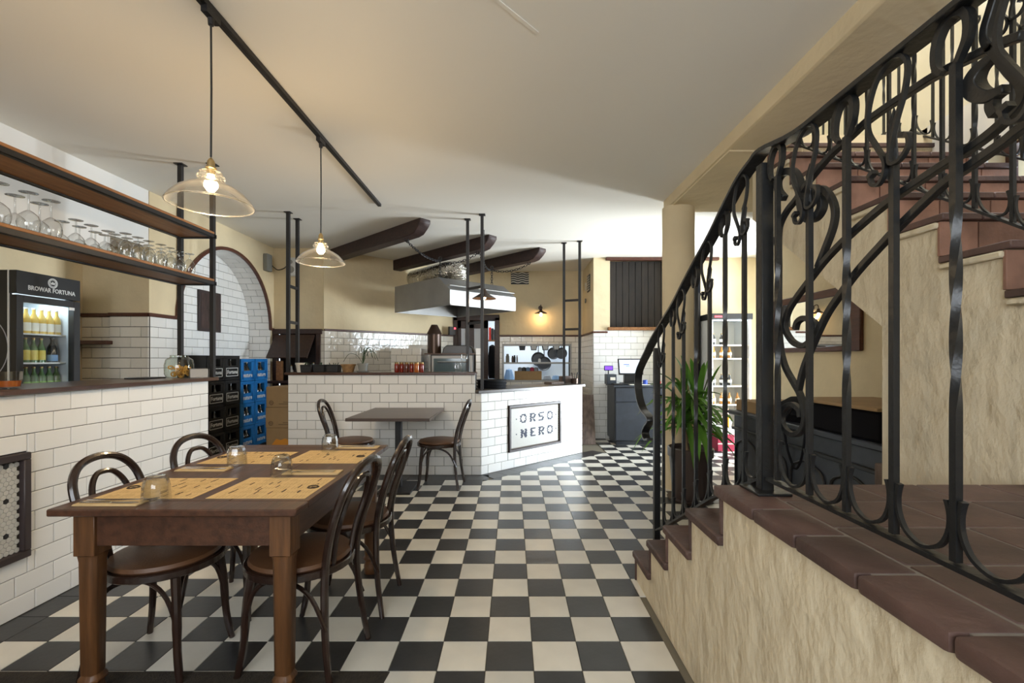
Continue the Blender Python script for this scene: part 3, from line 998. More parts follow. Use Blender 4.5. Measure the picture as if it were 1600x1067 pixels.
b1 = bottle('lemonade_bottle', 'amber drink bottle with white label on the top fridge shelf', 'bottles on the top fridge shelf', 0.20, 0.028, 'pale_drink', 'label_white', 'clay_white', (0.1, 0.42))
b2 = bottle('beer_bottle', 'small pale beer bottle on the middle fridge shelf', 'bottles on the middle fridge shelf', 0.19, 0.027, 'green_glass', 'label_yellow', 'cap_gold', (0.1, 0.5))
b3 = bottle('beer_bottle', 'green labelled beer bottle on the lowest visible fridge shelf', 'bottles on the lower fridge shelf', 0.19, 0.027, 'green_glass', 'label_green', 'cap_gold', (0.1, 0.4))
b4 = bottle('stout_bottle', 'dark bottle beside the pale beers on the middle fridge shelf', None, 0.20, 0.034, 'dark_glass', 'blue_cloth', 'black_plastic', (0.05, 0.3))
for i in range(6):
    o = b1 if i == 0 else dup(b1)
    o.location = (-3.74, FY0 + 0.140 + i * 0.060, shelf_z[0])
    if i < 4:
        o = b2 if i == 0 else dup(b2)
        o.location = (-3.74, FY0 + 0.135 + i * 0.060, shelf_z[1])
    o = b3 if i == 0 else dup(b3)
    o.location = (-3.74, FY0 + 0.138 + i * 0.060, shelf_z[2])
b4.location = (-3.73, FY0 + 0.395, shelf_z[1])

# ================================================================ crates, boxes and the picture in the arch
def crate(name, label, group, D, W, Hh, m, win, word, wm, boxed):
    """beverage crate whose printed end faces +X"""
    t = thing(name, label, 'crate', (0, 0, 0), 0, group)
    b = MB()
    p = 0.035
    b.box(-D, 0, -W / 2, -W / 2 + 0.012, 0, Hh - 0.004).box(-D, 0, W / 2 - 0.012, W / 2, 0, Hh - 0.004)
    b.box(-D, 0, -W / 2, W / 2, 0, 0.012).box(-D, -D + 0.012, -W / 2, W / 2, 0, Hh - 0.004)
    b.box(-0.014, 0, -W / 2, -W / 2 + p + win[2], 0, Hh - 0.004).box(-0.014, 0, W / 2 - p - win[2], W / 2, 0, Hh - 0.004)
    b.box(-0.014, 0, -W / 2, W / 2, 0, win[0]).box(-0.014, 0, -W / 2, W / 2, win[1], Hh - 0.004)
    b.build('crate_shell', m, t, local=True)
    rb = MB()
    rb.box(0, 0.006, -W / 2, -W / 2 + 0.02, 0, Hh - 0.004).box(0, 0.006, W / 2 - 0.02, W / 2, 0, Hh - 0.004).box(0, 0.006, -W / 2, W / 2, Hh - 0.03, Hh - 0.004).box(0, 0.005, -W / 2, W / 2, 0, 0.018)
    rb.build('rib', m, t, 0.002, local=True)
    zc = win[0] * 0.56
    text('lettering', word, 0.062 if boxed else 0.074, wm, t, (0.004, 0, zc), (PI / 2, 0, PI / 2), local=True, bold=0.0008)
    if boxed:
        f = MB()
        w2, h2 = 0.112, 0.046
        for z in (zc - h2, zc + h2): f.box(0.0, 0.003, -w2, w2, z - 0.003, z + 0.003)
        for y in (-w2, w2): f.box(0.0, 0.003, y - 0.003, y + 0.003, zc - h2, zc + h2)
        f.build('label_border', wm, t, local=True)
    return t


ck = crate('beer_crate', 'black beer crate with boxed white lettering stacked in the tiled arch', 'black beer crates in the arch', 0.40, 0.292, 0.2885, 'black_plastic', (0.165, 0.245, 0.03), 'Fortuna', 'white_print', True)
cb = crate('water_crate', 'bright blue water crate with white lettering stacked in the tiled arch', 'blue water crates in the arch', 0.36, 0.30, 0.279, 'blue_plastic', (0.125, 0.235, 0.03), 'nature', 'white_print', False)
bk = bottle('empty_bottle', 'dark empty bottle showing through a black crate hand hole', 'bottles in the black crates', 0.25, 0.031, 'dark_glass', None, 'label_yellow')
bw = bottle('water_bottle', 'dark water bottle with white cap inside a blue crate', 'bottles in the blue crates', 0.23, 0.036, 'dark_glass', None, 'white_print')
fk = fb = fbk = fbw = True
for c in range(2):
    for r in range(4):
        o = ck if fk else dup(ck)
        fk = False
        lv = ('lowest', 'second lowest', 'second highest', 'topmost')[r]
        o['label'] = lv + ' black beer crate in the stack ' + ('nearest the bar' if c == 0 else 'touching the blue crates')
        o.location = (-3.30, 5.185 + c * 0.30 + 0.004 * ((r * 7) % 3), 0.166 + r * 0.2890)
        for q in (-0.05, 0.05):
            p = bk if fbk else dup(bk)
            fbk = False
            p['label'] = 'dark bottle inside the ' + o['label'].replace(' in the stack', ' of the stack')
            p.location = o.location + Vector((-0.055, q, 0.0125))
        o = cb if fb else dup(cb)
        fb = False
        o['label'] = lv + ' blue water crate in the stack ' + ('touching the black crates' if c == 0 else 'nearest the wooden hatch')
        o.location = (-3.31 + 0.004 * (r % 2), 5.82 + c * 0.315, 0.166 + r * 0.2797)
        for q in (-0.075, 0.0, 0.075):
            p = bw if fbw else dup(bw)
            fbw = False
            p['label'] = 'dark bottle inside the ' + o['label'].replace(' in the stack', ' of the stack')
            p.location = o.location + Vector((-0.06, q, 0.0125))
bx = None
BZ = 0.239
names = ['lowest brown cardboard carton under the stack beside the white counter', 'brown cardboard carton with orange print in the stack beside the white counter',
         'brown cardboard carton with round logo below the top one of the stack', 'topmost brown cardboard carton of the stack beside the blue crates']
for r in range(4):
    x0, x1, y0, y1 = -2.87 + 0.006 * (r % 2), -2.47 + 0.006 * (r % 2), 5.42, 5.78
    t = thing('cardboard_box', names[r], 'box', ((x0 + x1) / 2, (y0 + y1) / 2, r * BZ), 0, 'cartons stacked beside the white counter')
    MB().box(x0, x1, y0, y1, r * BZ, (r + 1) * BZ - 0.002).build('carton', 'cardboard', t, 0.003)
    MB().box(x0 + 0.003, x1 - 0.003, (y0 + y1) / 2 - 0.002, (y0 + y1) / 2 + 0.002, (r + 1) * BZ - 0.004, (r + 1) * BZ - 0.001).build('flap_seam', 'cardboard_dark', t)
    if r >= 2:
        z = r * BZ + 0.052
        g = MB()
        g.tube([(x0 + 0.06 + 0.022 * math.cos(k * PI / 8), y0 - 0.001, z + 0.022 * math.sin(k * PI / 8)) for k in range(16)], 0.006, 4, closed=True)
        g.box(x0 + 0.05, x0 + 0.07, y0 - 0.002, y0, z - 0.008, z + 0.008)
        g.box(x0 + 0.20, x0 + 0.26, y0 - 0.002, y0, z + 0.002, z + 0.012).box(x0 + 0.15, x0 + 0.34, y0 - 0.002, y0, z - 0.020, z - 0.008)
        g.build('printed_mark', 'cardboard_dark', t)
    if r == 1:
        MB().prism([(x0 + 0.05, r * BZ + 0.02), (x0 + 0.33, r * BZ + 0.02), (x0 + 0.30, r * BZ + 0.085), (x0 + 0.22, r * BZ + 0.115), (x0 + 0.17, r * BZ + 0.095), (x0 + 0.12, r * BZ + 0.11)], 'y', y0 - 0.002, y0).build('printed_mark', 'orange_print', t)
XP = XN - 0.0 + 0.002
t = thing('wall_picture', 'dark framed brown picture on the white tiles inside the arch', 'picture', (XP, 5.8, 1.62))
MB().box(XP, XP + 0.025, 5.60, 6.02, 1.62, 2.12).build('frame', 'frame_dark', t, 0.004)
MB().box(XP + 0.018, XP + 0.027, 5.635, 5.985, 1.655, 2.085).build('canvas', 'picture_dark', t)

# ================================================================ white counters in the middle
hc = thing('service_counter', 'high white tiled service counter with brown wooden top behind the small table', 'counter', (-1.4, 5.25, 0))
MB().box(-2.468, -0.41, 5.138, 5.40, 0, 1.103).box(-0.41, -0.343, 5.138, 5.2, 0, 0.90).build('body', 'grout_dark', hc)
tile_wall(hc, (-2.47, 5.138), 0, 2.13, 0.0, 1.103, 'tile_white', tw=0.2025, th=0.1003, g=0.004, off=(0, 0.5), holes=[(2.065, 2.2, 0.90, 1.2)])
t = thing('service_worktop', 'narrow brown wooden top on the high white counter with jars and pots', 'worktop', (-1.44, 5.26, 1.103))
MB().box(-2.50, -0.405, 5.105, 5.43, 1.103, 1.131).build('top', 'bar_wood', t, 0.004)

lc = thing('pass_counter', 'low slanting white tiled counter with the mosaic sign', 'counter', (0.3, 5.75, 0))
CV = Vector((-CU.y, CU.x))
P03, P13 = P0 - CN * 0.008, P1 - CN * 0.008
q = [P03 + CU * 0.0, P13, P13 + CV * 0.5, P03 + CV * 0.5 + CU * 0.12]
MB().prism([(v.x, v.y) for v in q], 'z', 0, 0.90).build('body', 'grout_dark', lc)
LP = (P1 - P0).length
SA, SB, SZ0, SZ1 = 0.405, 1.323, 0.19, 0.735
tile_wall(lc, (P03.x, P03.y), CA, LP, 0.0, 0.90, 'tile_white', tw=0.2, th=0.1, g=0.004, off=(0.5, 0), holes=[(SA, SB, SZ0, SZ1)])
t = thing('pass_worktop', 'dark grey stone top on the low slanting counter', 'worktop', (0.3, 5.9, 0.90))
q = [P0 + CN * 0.03 - CU * 0.06, P1 + CN * 0.03 + CU * 0.03, P1 + CV * 0.55 + CU * 0.03, P0 + CV * 0.55 + CU * 0.15, Vector((-0.40, 5.44)), Vector((-0.40, 5.105))]
MB().prism([(v.x, v.y) for v in q], 'z', 0.90, 0.935).build('slab', 'stone_top', t, 0.004)

# mosaic sign
sg = thing('mosaic_sign', 'dark framed hexagon mosaic sign reading ORSO NERO on the slanting counter', 'sign', (P0.x + CU.x * 0.87, P0.y + CU.y * 0.87, SZ0), CA)
SW, SH = SB - SA, SZ1 - SZ0


def sbox(mb, a0, a1, z0, z1, d0, d1):
    return mb.box(a0 - SW / 2 + 0.0, a1 - SW / 2, -d1, -d0, z0, z1)


f = MB()
for a0, a1, z0, z1 in ((0, SW, 0, 0.03), (0, SW, SH - 0.03, SH), (0, 0.03, 0.03, SH - 0.03), (SW - 0.03, SW, 0.03, SH - 0.03)): sbox(f, a0, a1, z0, z1, -0.01, 0.02)
f.build('frame', 'frame_dark', sg, 0.003, local=True)
sbox(MB(), 0.01, SW - 0.01, 0.01, SH - 0.01, -0.01, -0.003).build('grout_bed', 'grout_warm', sg, local=True)
GL = {'O': ['.####.', '##..##', '#....#', '#....#', '#....#', '##..##', '.####.'], 'R': ['#####.', '##..##', '##..##', '#####.', '##.#..', '##.##.', '##..##'],
      'S': ['.#####', '##....', '##....', '.####.', '....##', '....##', '#####.'], 'N': ['##..##', '###.##', '###.##', '######', '##.###', '##.###', '##..##'],
      'E': ['#####', '##...', '##...', '####.', '##...', '##...', '#####']}
HPS = 0.0172
glyphs = []
for word, zc, cols in (('ORSO', 0.562, (0.652, 0.811, 0.955, 1.12)), ('NERO', 0.388, (0.66, 0.815, 0.965, 1.12))):
    for ch, a in zip(word, cols): glyphs.append((GL[ch], a, zc))
    for a in (0.525, 1.245): glyphs.append((['.'] * 3 + ['#'] + ['.'] * 3, a, zc))
wm, im = MB(), MB()
hexq = [(HPS * 0.53 * math.cos(PI / 3 * k + PI / 6), HPS * 0.53 * math.sin(PI / 3 * k + PI / 6)) for k in range(6)]
zr = int((SZ0 + 0.035) / (HPS * 0.866)) + 1
while zr * HPS * 0.866 < SZ1 - 0.035:
    k = int((SA + 0.036) / (HPS / 2)) + 1
    if (k + zr) % 2: k += 1
    while k * HPS / 2 < SB - 0.036:
        a, z = k * HPS / 2, zr * HPS * 0.866
        dark = False
        for gl, ac, zc in glyphs:
            rr_ = round((zc - z) / (HPS * 0.866)) + 3
            cc_ = math.floor((a - ac) / HPS + len(gl[0]) / 2)
            if 0 <= rr_ < 7 and 0 <= cc_ < len(gl[0]) and gl[rr_][cc_] == '#': dark = True
        (im if dark else wm).prism([(a - SA - SW / 2 + p[0], z - SZ0 + p[1]) for p in hexq], 'y', 0.004, 0.0)
        k += 2
    zr += 1
wm.build('hexagon_mosaic', 'hex_white', sg, local=True, smooth=False)['kind'] = 'stuff'
im.build('mosaic_lettering', 'hex_ink', sg, local=True, smooth=False)['kind'] = 'stuff'


# ladders of black steel between the counters and the ceiling
def ladder(label, p, q, zp, zq):
    m = ((p[0] + q[0]) / 2, (p[1] + q[1]) / 2, min(zp, zq))
    t = thing('steel_ladder_post', label, 'post', m)
    for (x, y), z in ((p, zp), (q, zq)):
        o = MB().box(x - 0.017, x + 0.017, y - 0.017, y + 0.017, z, CEIL).build('post', 'black_steel', t)
        MB().box(x - 0.035, x + 0.035, y - 0.035, y + 0.035, CEIL - 0.008, CEIL).build('ceiling_plate', 'black_steel', o)
    for z in (1.69, 2.09):
        MB().bar((p[0], p[1], z), (q[0], q[1], z), 0.022, 0.03).build('rung', 'black_steel', t)


ladder('pair of black steel posts with rungs on the left end of the high counter', (-2.472, 5.14), (-2.485, 5.39), 1.131, 1.131)
ladder('pair of black steel posts with rungs between the high counter and the dark plates', (-0.515, 5.40), (-0.335, 5.22), 1.131, 0.935)
ladder('pair of black steel posts with rungs at the far right end of the slanting counter', (0.726, 6.50), (0.93, 6.40), 0.935, 0.935)

# ---- things on the high counter
ZC, YK = 1.131, 5.24


def pot(name, label, x0, x1, h, m, prof=None, group=None, y=YK, sq=False, dark='soil'):
    c = at((x0 + x1) / 2, 575, y)
    r = (x1 - x0) / 2 * y / F
    t = thing(name, label, 'pot', (c.x, y, ZC), 0, group)
    if sq:
        w2 = r
        MB().prism([(-w2 * 0.88, 0), (w2 * 0.88, 0), (w2, h), (-w2, h)], 'y', -0.055, 0.055).build('trough', m, t, 0.004, local=True)
        MB().box(-w2 * 0.97, w2 * 0.97, -0.058, 0.058, h - 0.014, h).build('rim', m, t, 0.003, local=True)
    else:
        MB().lathe([(0, 0), (r * 0.70, 0), (r * 0.92, h * 0.8), (r * 0.92, h * 0.8), (r, h * 0.8), (r, h), (r * 0.88, h), (r * 0.84, h * 0.85), (0, h * 0.85)], 18).build('pot_body', m, t, local=True)
    MB().lathe([(0, h * 0.87), (r * 0.82, h * 0.87)], 14, sy=0.7 if sq else 1).build('contents', dark, t, local=True)
    return t


pot('flower_pot', 'cream clay pot beside the ladder posts on the high counter', 462, 479, 0.105, 'clay_white')
for i, (a, b) in enumerate(((472, 490), (491.5, 510), (512, 531.5))):
    t = pot('planter_trough', ['black planter trough next to the cream pot', 'black planter trough between two other black troughs', 'black planter trough next to the wicker basket'][i], a, b, 0.085, 'black_plastic', sq=True, y=5.20 if i == 0 else YK, group='black planters on the high counter')
    for k in range(5):
        x = random.uniform(-0.045, 0.045)
        MB().tube([(x, 0, 0.075), (x + random.uniform(-.02, .02), 0.0, 0.10 + random.uniform(0, .012))], 0.004, 5).build('sprig', 'leaf_dark', t, local=True)
pot('wicker_basket', 'round brown wicker basket on the high counter', 533, 555.5, 0.09, 'wicker', dark='cardboard')
t = pot('grass_pot', 'small grey pot with dry curling grass on a saucer', 559, 575, 0.10, 'clay_grey')
MB().lathe([(0, 0), (0.06, 0), (0.072, 0.014), (0, 0.014)], 18).build('saucer', 'clay_grey', t, local=True)
for k in range(9):
    a = random.uniform(-1, 1)
    ln = random.uniform(0.14, 0.24)
    dx = a * random.uniform(0.12, 0.24)
    pts = [(0, 0, 0.09), (dx * 0.3, 0.01 * a, 0.09 + ln * 0.7), (dx * 0.7, 0.02 * a, 0.09 + ln * 0.8), (dx, 0.02 * a, 0.09 + ln * (0.55 - 0.4 * abs(a)))]
    MB().tube(smooth_path(pts, 4), 0.0028, 5).build('grass_blade', 'leaf_dark', t, local=True)
for i in range(6):
    x = 620 + i * 7.7
    c = at(x, 575, 5.2 + 0.03 * (i % 2))
    m = ('honey_red', 'honey_red', 'honey_dark', 'honey_red', 'honey_amber', 'honey_red')[i]
    lb = {'honey_red': 'red preserve jar with gold lid in the row on the high counter', 'honey_dark': 'darkest preserve jar with gold lid in the row on the counter', 'honey_amber': 'orange amber preserve jar with gold lid in the row'}[m]
    t = thing('preserve_jar', lb, 'jar', (c.x, c.y, ZC), 0, 'preserve jars on the high counter')
    MB().lathe([(0, 0), (0.024, 0), (0.027, 0.008), (0.027, 0.085), (0.022, 0.097), (0, 0.097)], 14).build('jar_body', m, t, local=True)
    MB().lathe([(0.024, 0.095), (0.024, 0.110), (0, 0.110)], 14).build('lid', 'cap_gold', t, local=True)
c = at(725.5, 575, 5.2)
t = thing('wine_glass', 'upright stemmed wine glass at the right end of the high counter', 'glass', (c.x, c.y, ZC))
MB().lathe([(0, 0.001), (0.035, 0.001), (0.033, 0.005), (0.005, 0.012)], 18).build('foot', 'clear_glass', t, local=True)
MB().lathe([(0.005, 0.01), (0.004, 0.05), (0.006, 0.10)], 8).build('stem', 'clear_glass', t, local=True)
MB().lathe([(0, 0.10), (0.02, 0.108), (0.038, 0.135), (0.041, 0.16), (0.034, 0.205)], 18).build('bowl', 'clear_glass', t, local=True)
c = at(716, 575, 5.19)
t = thing('stemless_glass', 'round stemless glass beside the stemmed wine glass', 'glass', (c.x, c.y, ZC))
MB().lathe([(0, 0.002), (0.022, 0.002), (0.04, 0.03), (0.043, 0.055), (0.033, 0.112)], 18).build('bowl', 'clear_glass', t, local=True)

# ---- things on the low counter
for i in range(3):
    t = thing('black_pan', ['lowest black pan of the stack by the ladder post', 'middle black pan of the stack by the ladder post', 'topmost black pan of the stack by the ladder post'][i], 'pan', (-0.24, 5.50, 0.935 + i * 0.034), 0, 'black pans stacked on the low counter')
    MB().lathe([(0, 0), (0.165, 0), (0.18, 0.026), (0.183, 0.033), (0.176, 0.033), (0.165, 0.008), (0, 0.008)], 26).build('pan_body', 'pan_black', t, local=True)
t = thing('cutlery_box', 'wooden cutlery box beside the far ladder post', 'box', (0.80, 6.62, 0.935), R(20))
MB().box(-0.12, 0.06, -0.06, 0.06, 0, 0.1).build('box_body', 'old_board', t, 0.004, local=True)
t = thing('cutlery_holder', 'pot of upright spoons and forks by the far ladder post', 'cutlery', (0.875, 6.52, 0.935))
MB().lathe([(0, 0), (0.05, 0), (0.055, 0.07), (0.05, 0.07), (0.045, 0.01)], 14).build('cup', 'copper_dark', t, local=True)
for k in range(9):
    a = random.uniform(0, 6.28)
    MB().tube([(0.02 * math.cos(a), 0.02 * math.sin(a), 0.01), (0.045 * math.cos(a), 0.045 * math.sin(a), 0.14 + random.uniform(0, .02))], [0.003, 0.006], 6).build('utensil', 'chrome', t, local=True)
t = thing('chopping_board', 'flat brown board lying on the far end of the low counter', 'board', (0.60, 6.40, 0.935), CA)
MB().box(-0.16, 0.10, -0.07, 0.07, 0, 0.03).build('board', 'old_board', t, 0.004, local=True)
# ================================================================ dining table in the foreground
TX0, TX1, TY0, TY1, TZ = -1.65, -0.765, 1.645, 2.885, 0.75
dt = thing('dining_table', 'dark brown wooden dining table laid with four paper placemats', 'table', (-1.2, 2.26, 0))
eb = 0.105
for y0, y1 in ((TY0, TY0 + eb), (TY1 - eb, TY1)):
    MB().box(TX0, TX1, y0, y1, TZ - 0.026, TZ).build('end_board', 'table_wood', dt, 0.004)
xs = [TX0, TX0 + 0.30, TX0 + 0.585, TX1]
for a, b in zip(xs, xs[1:]):
    MB().box(a + 0.0008, b - 0.0008, TY0 + eb + 0.001, TY1 - eb - 0.001, TZ - 0.026, TZ).build('plank', 'table_wood', dt, 0.002)
AX0, AX1, AY0, AY1 = TX0 + 0.045, TX1 - 0.045, TY0 + 0.055, TY1 - 0.055
for y in (AY0, AY1):
    s_ = 1 if y == AY0 else -1
    MB().box(AX0 + 0.07, AX1 - 0.07, min(y + s_ * 0.012, y + s_ * 0.035), max(y + s_ * 0.012, y + s_ * 0.035), 0.595, 0.724).build('apron', 'table_wood', dt, 0.002)
for x in (AX0, AX1):
    s_ = 1 if x == AX0 else -1
    MB().box(min(x + s_ * 0.012, x + s_ * 0.035), max(x + s_ * 0.012, x + s_ * 0.035), AY0 + 0.07, AY1 - 0.07, 0.595, 0.724).build('apron', 'table_wood', dt, 0.002)
for sx in (0, 1):
    for sy in (0, 1):
        x0 = AX0 if sx == 0 else AX1 - 0.078
        y0 = AY0 if sy == 0 else AY1 - 0.078
        cx_, cy_ = x0 + 0.039, y0 + 0.039
        o = MB().box(x0, x0 + 0.078, y0, y0 + 0.078, 0.56, 0.724)
        q8 = lambda r, z: [(cx_ + r * px, cy_ + r * py, z) for px, py in ((-1, -.6), (-.6, -1), (.6, -1), (1, -.6), (1, .6), (.6, 1), (-.6, 1), (-1, .6))]
        lv = [(0.039, 0.56), (0.035, 0.535), (0.031, 0.12), (0.028, 0.115), (0.038, 0.10), (0.038, 0.09), (0.028, 0.08), (0.034, 0.05), (0.030, 0.0)]
        vs, fs = [], []
        for r, z in lv: vs += q8(r, z)
        for k in range(len(lv) - 1):
            for m_ in range(8): fs.append((k * 8 + m_, k * 8 + (m_ + 1) % 8, (k + 1) * 8 + (m_ + 1) % 8, (k + 1) * 8 + m_))
        fs.append(tuple(range((len(lv) - 1) * 8, len(lv) * 8)))
        o.add(vs, fs)
        o.build('leg', 'leg_wood', dt, 0.002)

# placemats, napkins with cutlery, upturned tumblers
SETS = [('left side nearest the white bar', -1.615, 1.79, 1), ('left side near the crates', -1.61, 2.30, 1), ('right side nearest the table corner', -0.80, 1.80, -1), ('right side near the small table', -0.80, 2.40, -1)]
MATS = [(onz(182, 783, .752), onz(345, 741, .752)), ]
mats = [(-1.555, -1.185, 1.74, 2.09), (-1.62, -1.22, 2.325, 2.72), (-1.12, -0.79, 1.76, 2.10), (-1.06, -0.79, 2.34, 2.72)]
mats = [(-1.60, -1.22, 1.775, 2.075), (-1.60, -1.22, 2.36, 2.66), (-1.17, -0.79, 1.775, 2.085), (-1.17, -0.79, 2.37, 2.70)]
who = ['left placemat by the near table end', 'left placemat by the far table end', 'right placemat by the near table end', 'right placemat by the far table end']
who = ['at the seat nearest the hexagon panel', 'at the seat nearest the crates', 'at the seat across from the hexagon panel', 'at the seat nearest the small bistro table']
for i, (x0, x1, y0, y1) in enumerate(mats):
    t = thing('placemat', 'printed brown paper placemat ' + who[i], 'placemat', ((x0 + x1) / 2, (y0 + y1) / 2, TZ), 0, 'paper placemats')
    MB().box(x0, x1, y0, y1, TZ + 0.0002, TZ + 0.0014).build('paper_sheet', 'paper', t)
    ink, fnt = MB(), MB()
    zt0, zt1 = TZ + 0.0013, TZ + 0.0019
    wx, wy = x1 - x0, y1 - y0
    for c in range(6):
        cx_ = x0 + wx * (0.08 + 0.155 * c)
        yy = y0 + 0.012
        while yy < y1 - 0.02:
            fnt.box(cx_, cx_ + 0.0012, yy, min(y1 - 0.01, yy + random.uniform(0.02, 0.05)), zt0, zt1)
            fnt.box(cx_ + 0.012, cx_ + 0.0135, yy, min(y1 - 0.012, yy + random.uniform(0.02, 0.05)), zt0, zt1)
            fnt.box(cx_ + 0.024, cx_ + 0.0255, yy, min(y1 - 0.012, yy + random.uniform(0.02, 0.05)), zt0, zt1)
            fnt.box(cx_ + 0.036, cx_ + 0.0375, yy, min(y1 - 0.012, yy + random.uniform(0.02, 0.05)), zt0, zt1)
            yy += 0.058
    for k in range(16):
        xx, yy, ll = x0 + wx * random.uniform(0.06, 0.92), y0 + wy * random.uniform(0.03, 0.85), random.uniform(0.025, 0.045)
        ink.box(xx, xx + 0.0045, yy, yy + ll, zt0, zt1 + 0.0002)
    lx = x1 - 0.035 if i > 1 else x0 + 0.035
    ly = (y0 + y1) / 2
    ink.tube([(lx + 0.020 * math.cos(k * PI / 8), ly + 0.020 * math.sin(k * PI / 8), zt0) for k in range(16)], 0.0045, 4, closed=True)
    ink.box(lx - 0.008, lx + 0.008, ly - 0.008, ly + 0.008, zt0, zt1)
    ink.box(lx - 0.003, lx + 0.003, ly + 0.045, ly + 0.055, zt0, zt1)
    ink.build('menu_headings', 'print_ink', t)['kind'] = 'stuff'
    fnt.build('menu_lines', 'print_faint', t)['kind'] = 'stuff'
naps = [(-1.595, -1.36, 1.682, 1.745), (-1.60, -1.36, 2.20, 2.275), (-1.06, -0.80, 2.135, 2.215), (-1.05, -0.80, 2.755, 2.83)]
nwho = ['on the near left table corner', 'between the two left placemats', 'between the two right placemats', 'on the far right table corner']
for i, (x0, x1, y0, y1) in enumerate(naps):
    t = thing('paper_napkin', 'folded brown paper napkin under cutlery ' + nwho[i], 'napkin', ((x0 + x1) / 2, (y0 + y1) / 2, TZ), 0, 'folded napkins')
    MB().box(x0, x1, y0, y1, TZ + 0.0002, TZ + 0.003).build('lower_fold', 'napkin', t, 0.001)
    MB().box(x0 + 0.002, x1 - 0.001, y0 + 0.002, y1 - 0.001, TZ + 0.003, TZ + 0.006).build('upper_fold', 'napkin', t, 0.001)
    zc = TZ + 0.0085
    s_ = -1 if i > 1 else 1
    ym = (y0 + y1) / 2
    xc = (x0 + x1) / 2
    # fork, handle towards the diner, tines beyond the napkin
    k_ = thing('fork', 'steel fork on the napkin ' + nwho[i], 'fork', (xc, ym + 0.012, TZ + 0.006), 0, 'forks on the napkins')
    tip = xc + s_ * (x1 - x0) * 0.62
    MB().tube([(xc - s_ * 0.10, ym + 0.012, zc), (xc, ym + 0.012, zc + 0.001), (tip - s_ * 0.05, ym + 0.012, zc + 0.004), (tip - s_ * 0.035, ym + 0.012, zc + 0.006)], [1.1, 0.7, 0.5, 0.9], rect=(0.010, 0.003), side=(0, 1, 0)).build('handle', 'chrome', k_)
    for q in (-1, 0, 1):
        MB().tube([(tip - s_ * 0.038, ym + 0.012 + q * 0.004, zc + 0.006), (tip - s_ * 0.02, ym + 0.012 + q * 0.007, zc + 0.004), (tip + s_ * 0.02, ym + 0.012 + q * 0.007, zc + 0.010)], 0.0016, 5).build('tine', 'chrome', k_)
    k_ = thing('knife', 'steel knife beside the fork ' + nwho[i], 'knife', (xc, ym - 0.012, TZ + 0.006), 0, 'knives on the napkins')
    MB().tube([(xc - s_ * 0.10, ym - 0.012, zc), (xc + s_ * 0.01, ym - 0.012, zc)], [1, 0.9], rect=(0.012, 0.004), side=(0, 1, 0)).build('handle', 'chrome', k_)
    MB().tube([(xc + s_ * 0.01, ym - 0.012, zc), (xc + s_ * 0.09, ym - 0.012, zc), (xc + s_ * 0.11, ym - 0.010, zc)], [1, 1.1, 0.4], rect=(0.014, 0.0018), side=(0, 1, 0)).build('blade', 'chrome', k_)
tw = ['on the near left placemat', 'on the far left placemat', 'on the near right placemat', 'on the far right placemat']
tg = None
for i, (x, y) in enumerate(((244, 783), (370, 727), (440, 744), (515.5, 704.5))):
    p = onz(x, y, TZ + 0.0015)
    lab = 'upturned clear faceted tumbler ' + tw[i]
    if tg is None:
        tg = thing('water_tumbler', lab, 'glass', (p.x, p.y, TZ + 0.0022), 0, 'upturned tumblers on the table')
        prof = [(0.047, 0), (0.0465, 0.014), (0.044, 0.058), (0.038, 0.086), (0.030, 0.095), (0, 0.096)]
        MB().lathe(prof, 10).build('tumbler_wall', 'clear_glass', tg, local=True, smooth=False)
        MB().lathe([(r * 0.9, z * 0.9) for r, z in prof[:5]] + [(0, 0.076)], 20).build('inner_wall', 'clear_glass', tg, local=True)
    else:
        dup(tg, (p.x, p.y, TZ + 0.0022), 0.3 * i, lab)


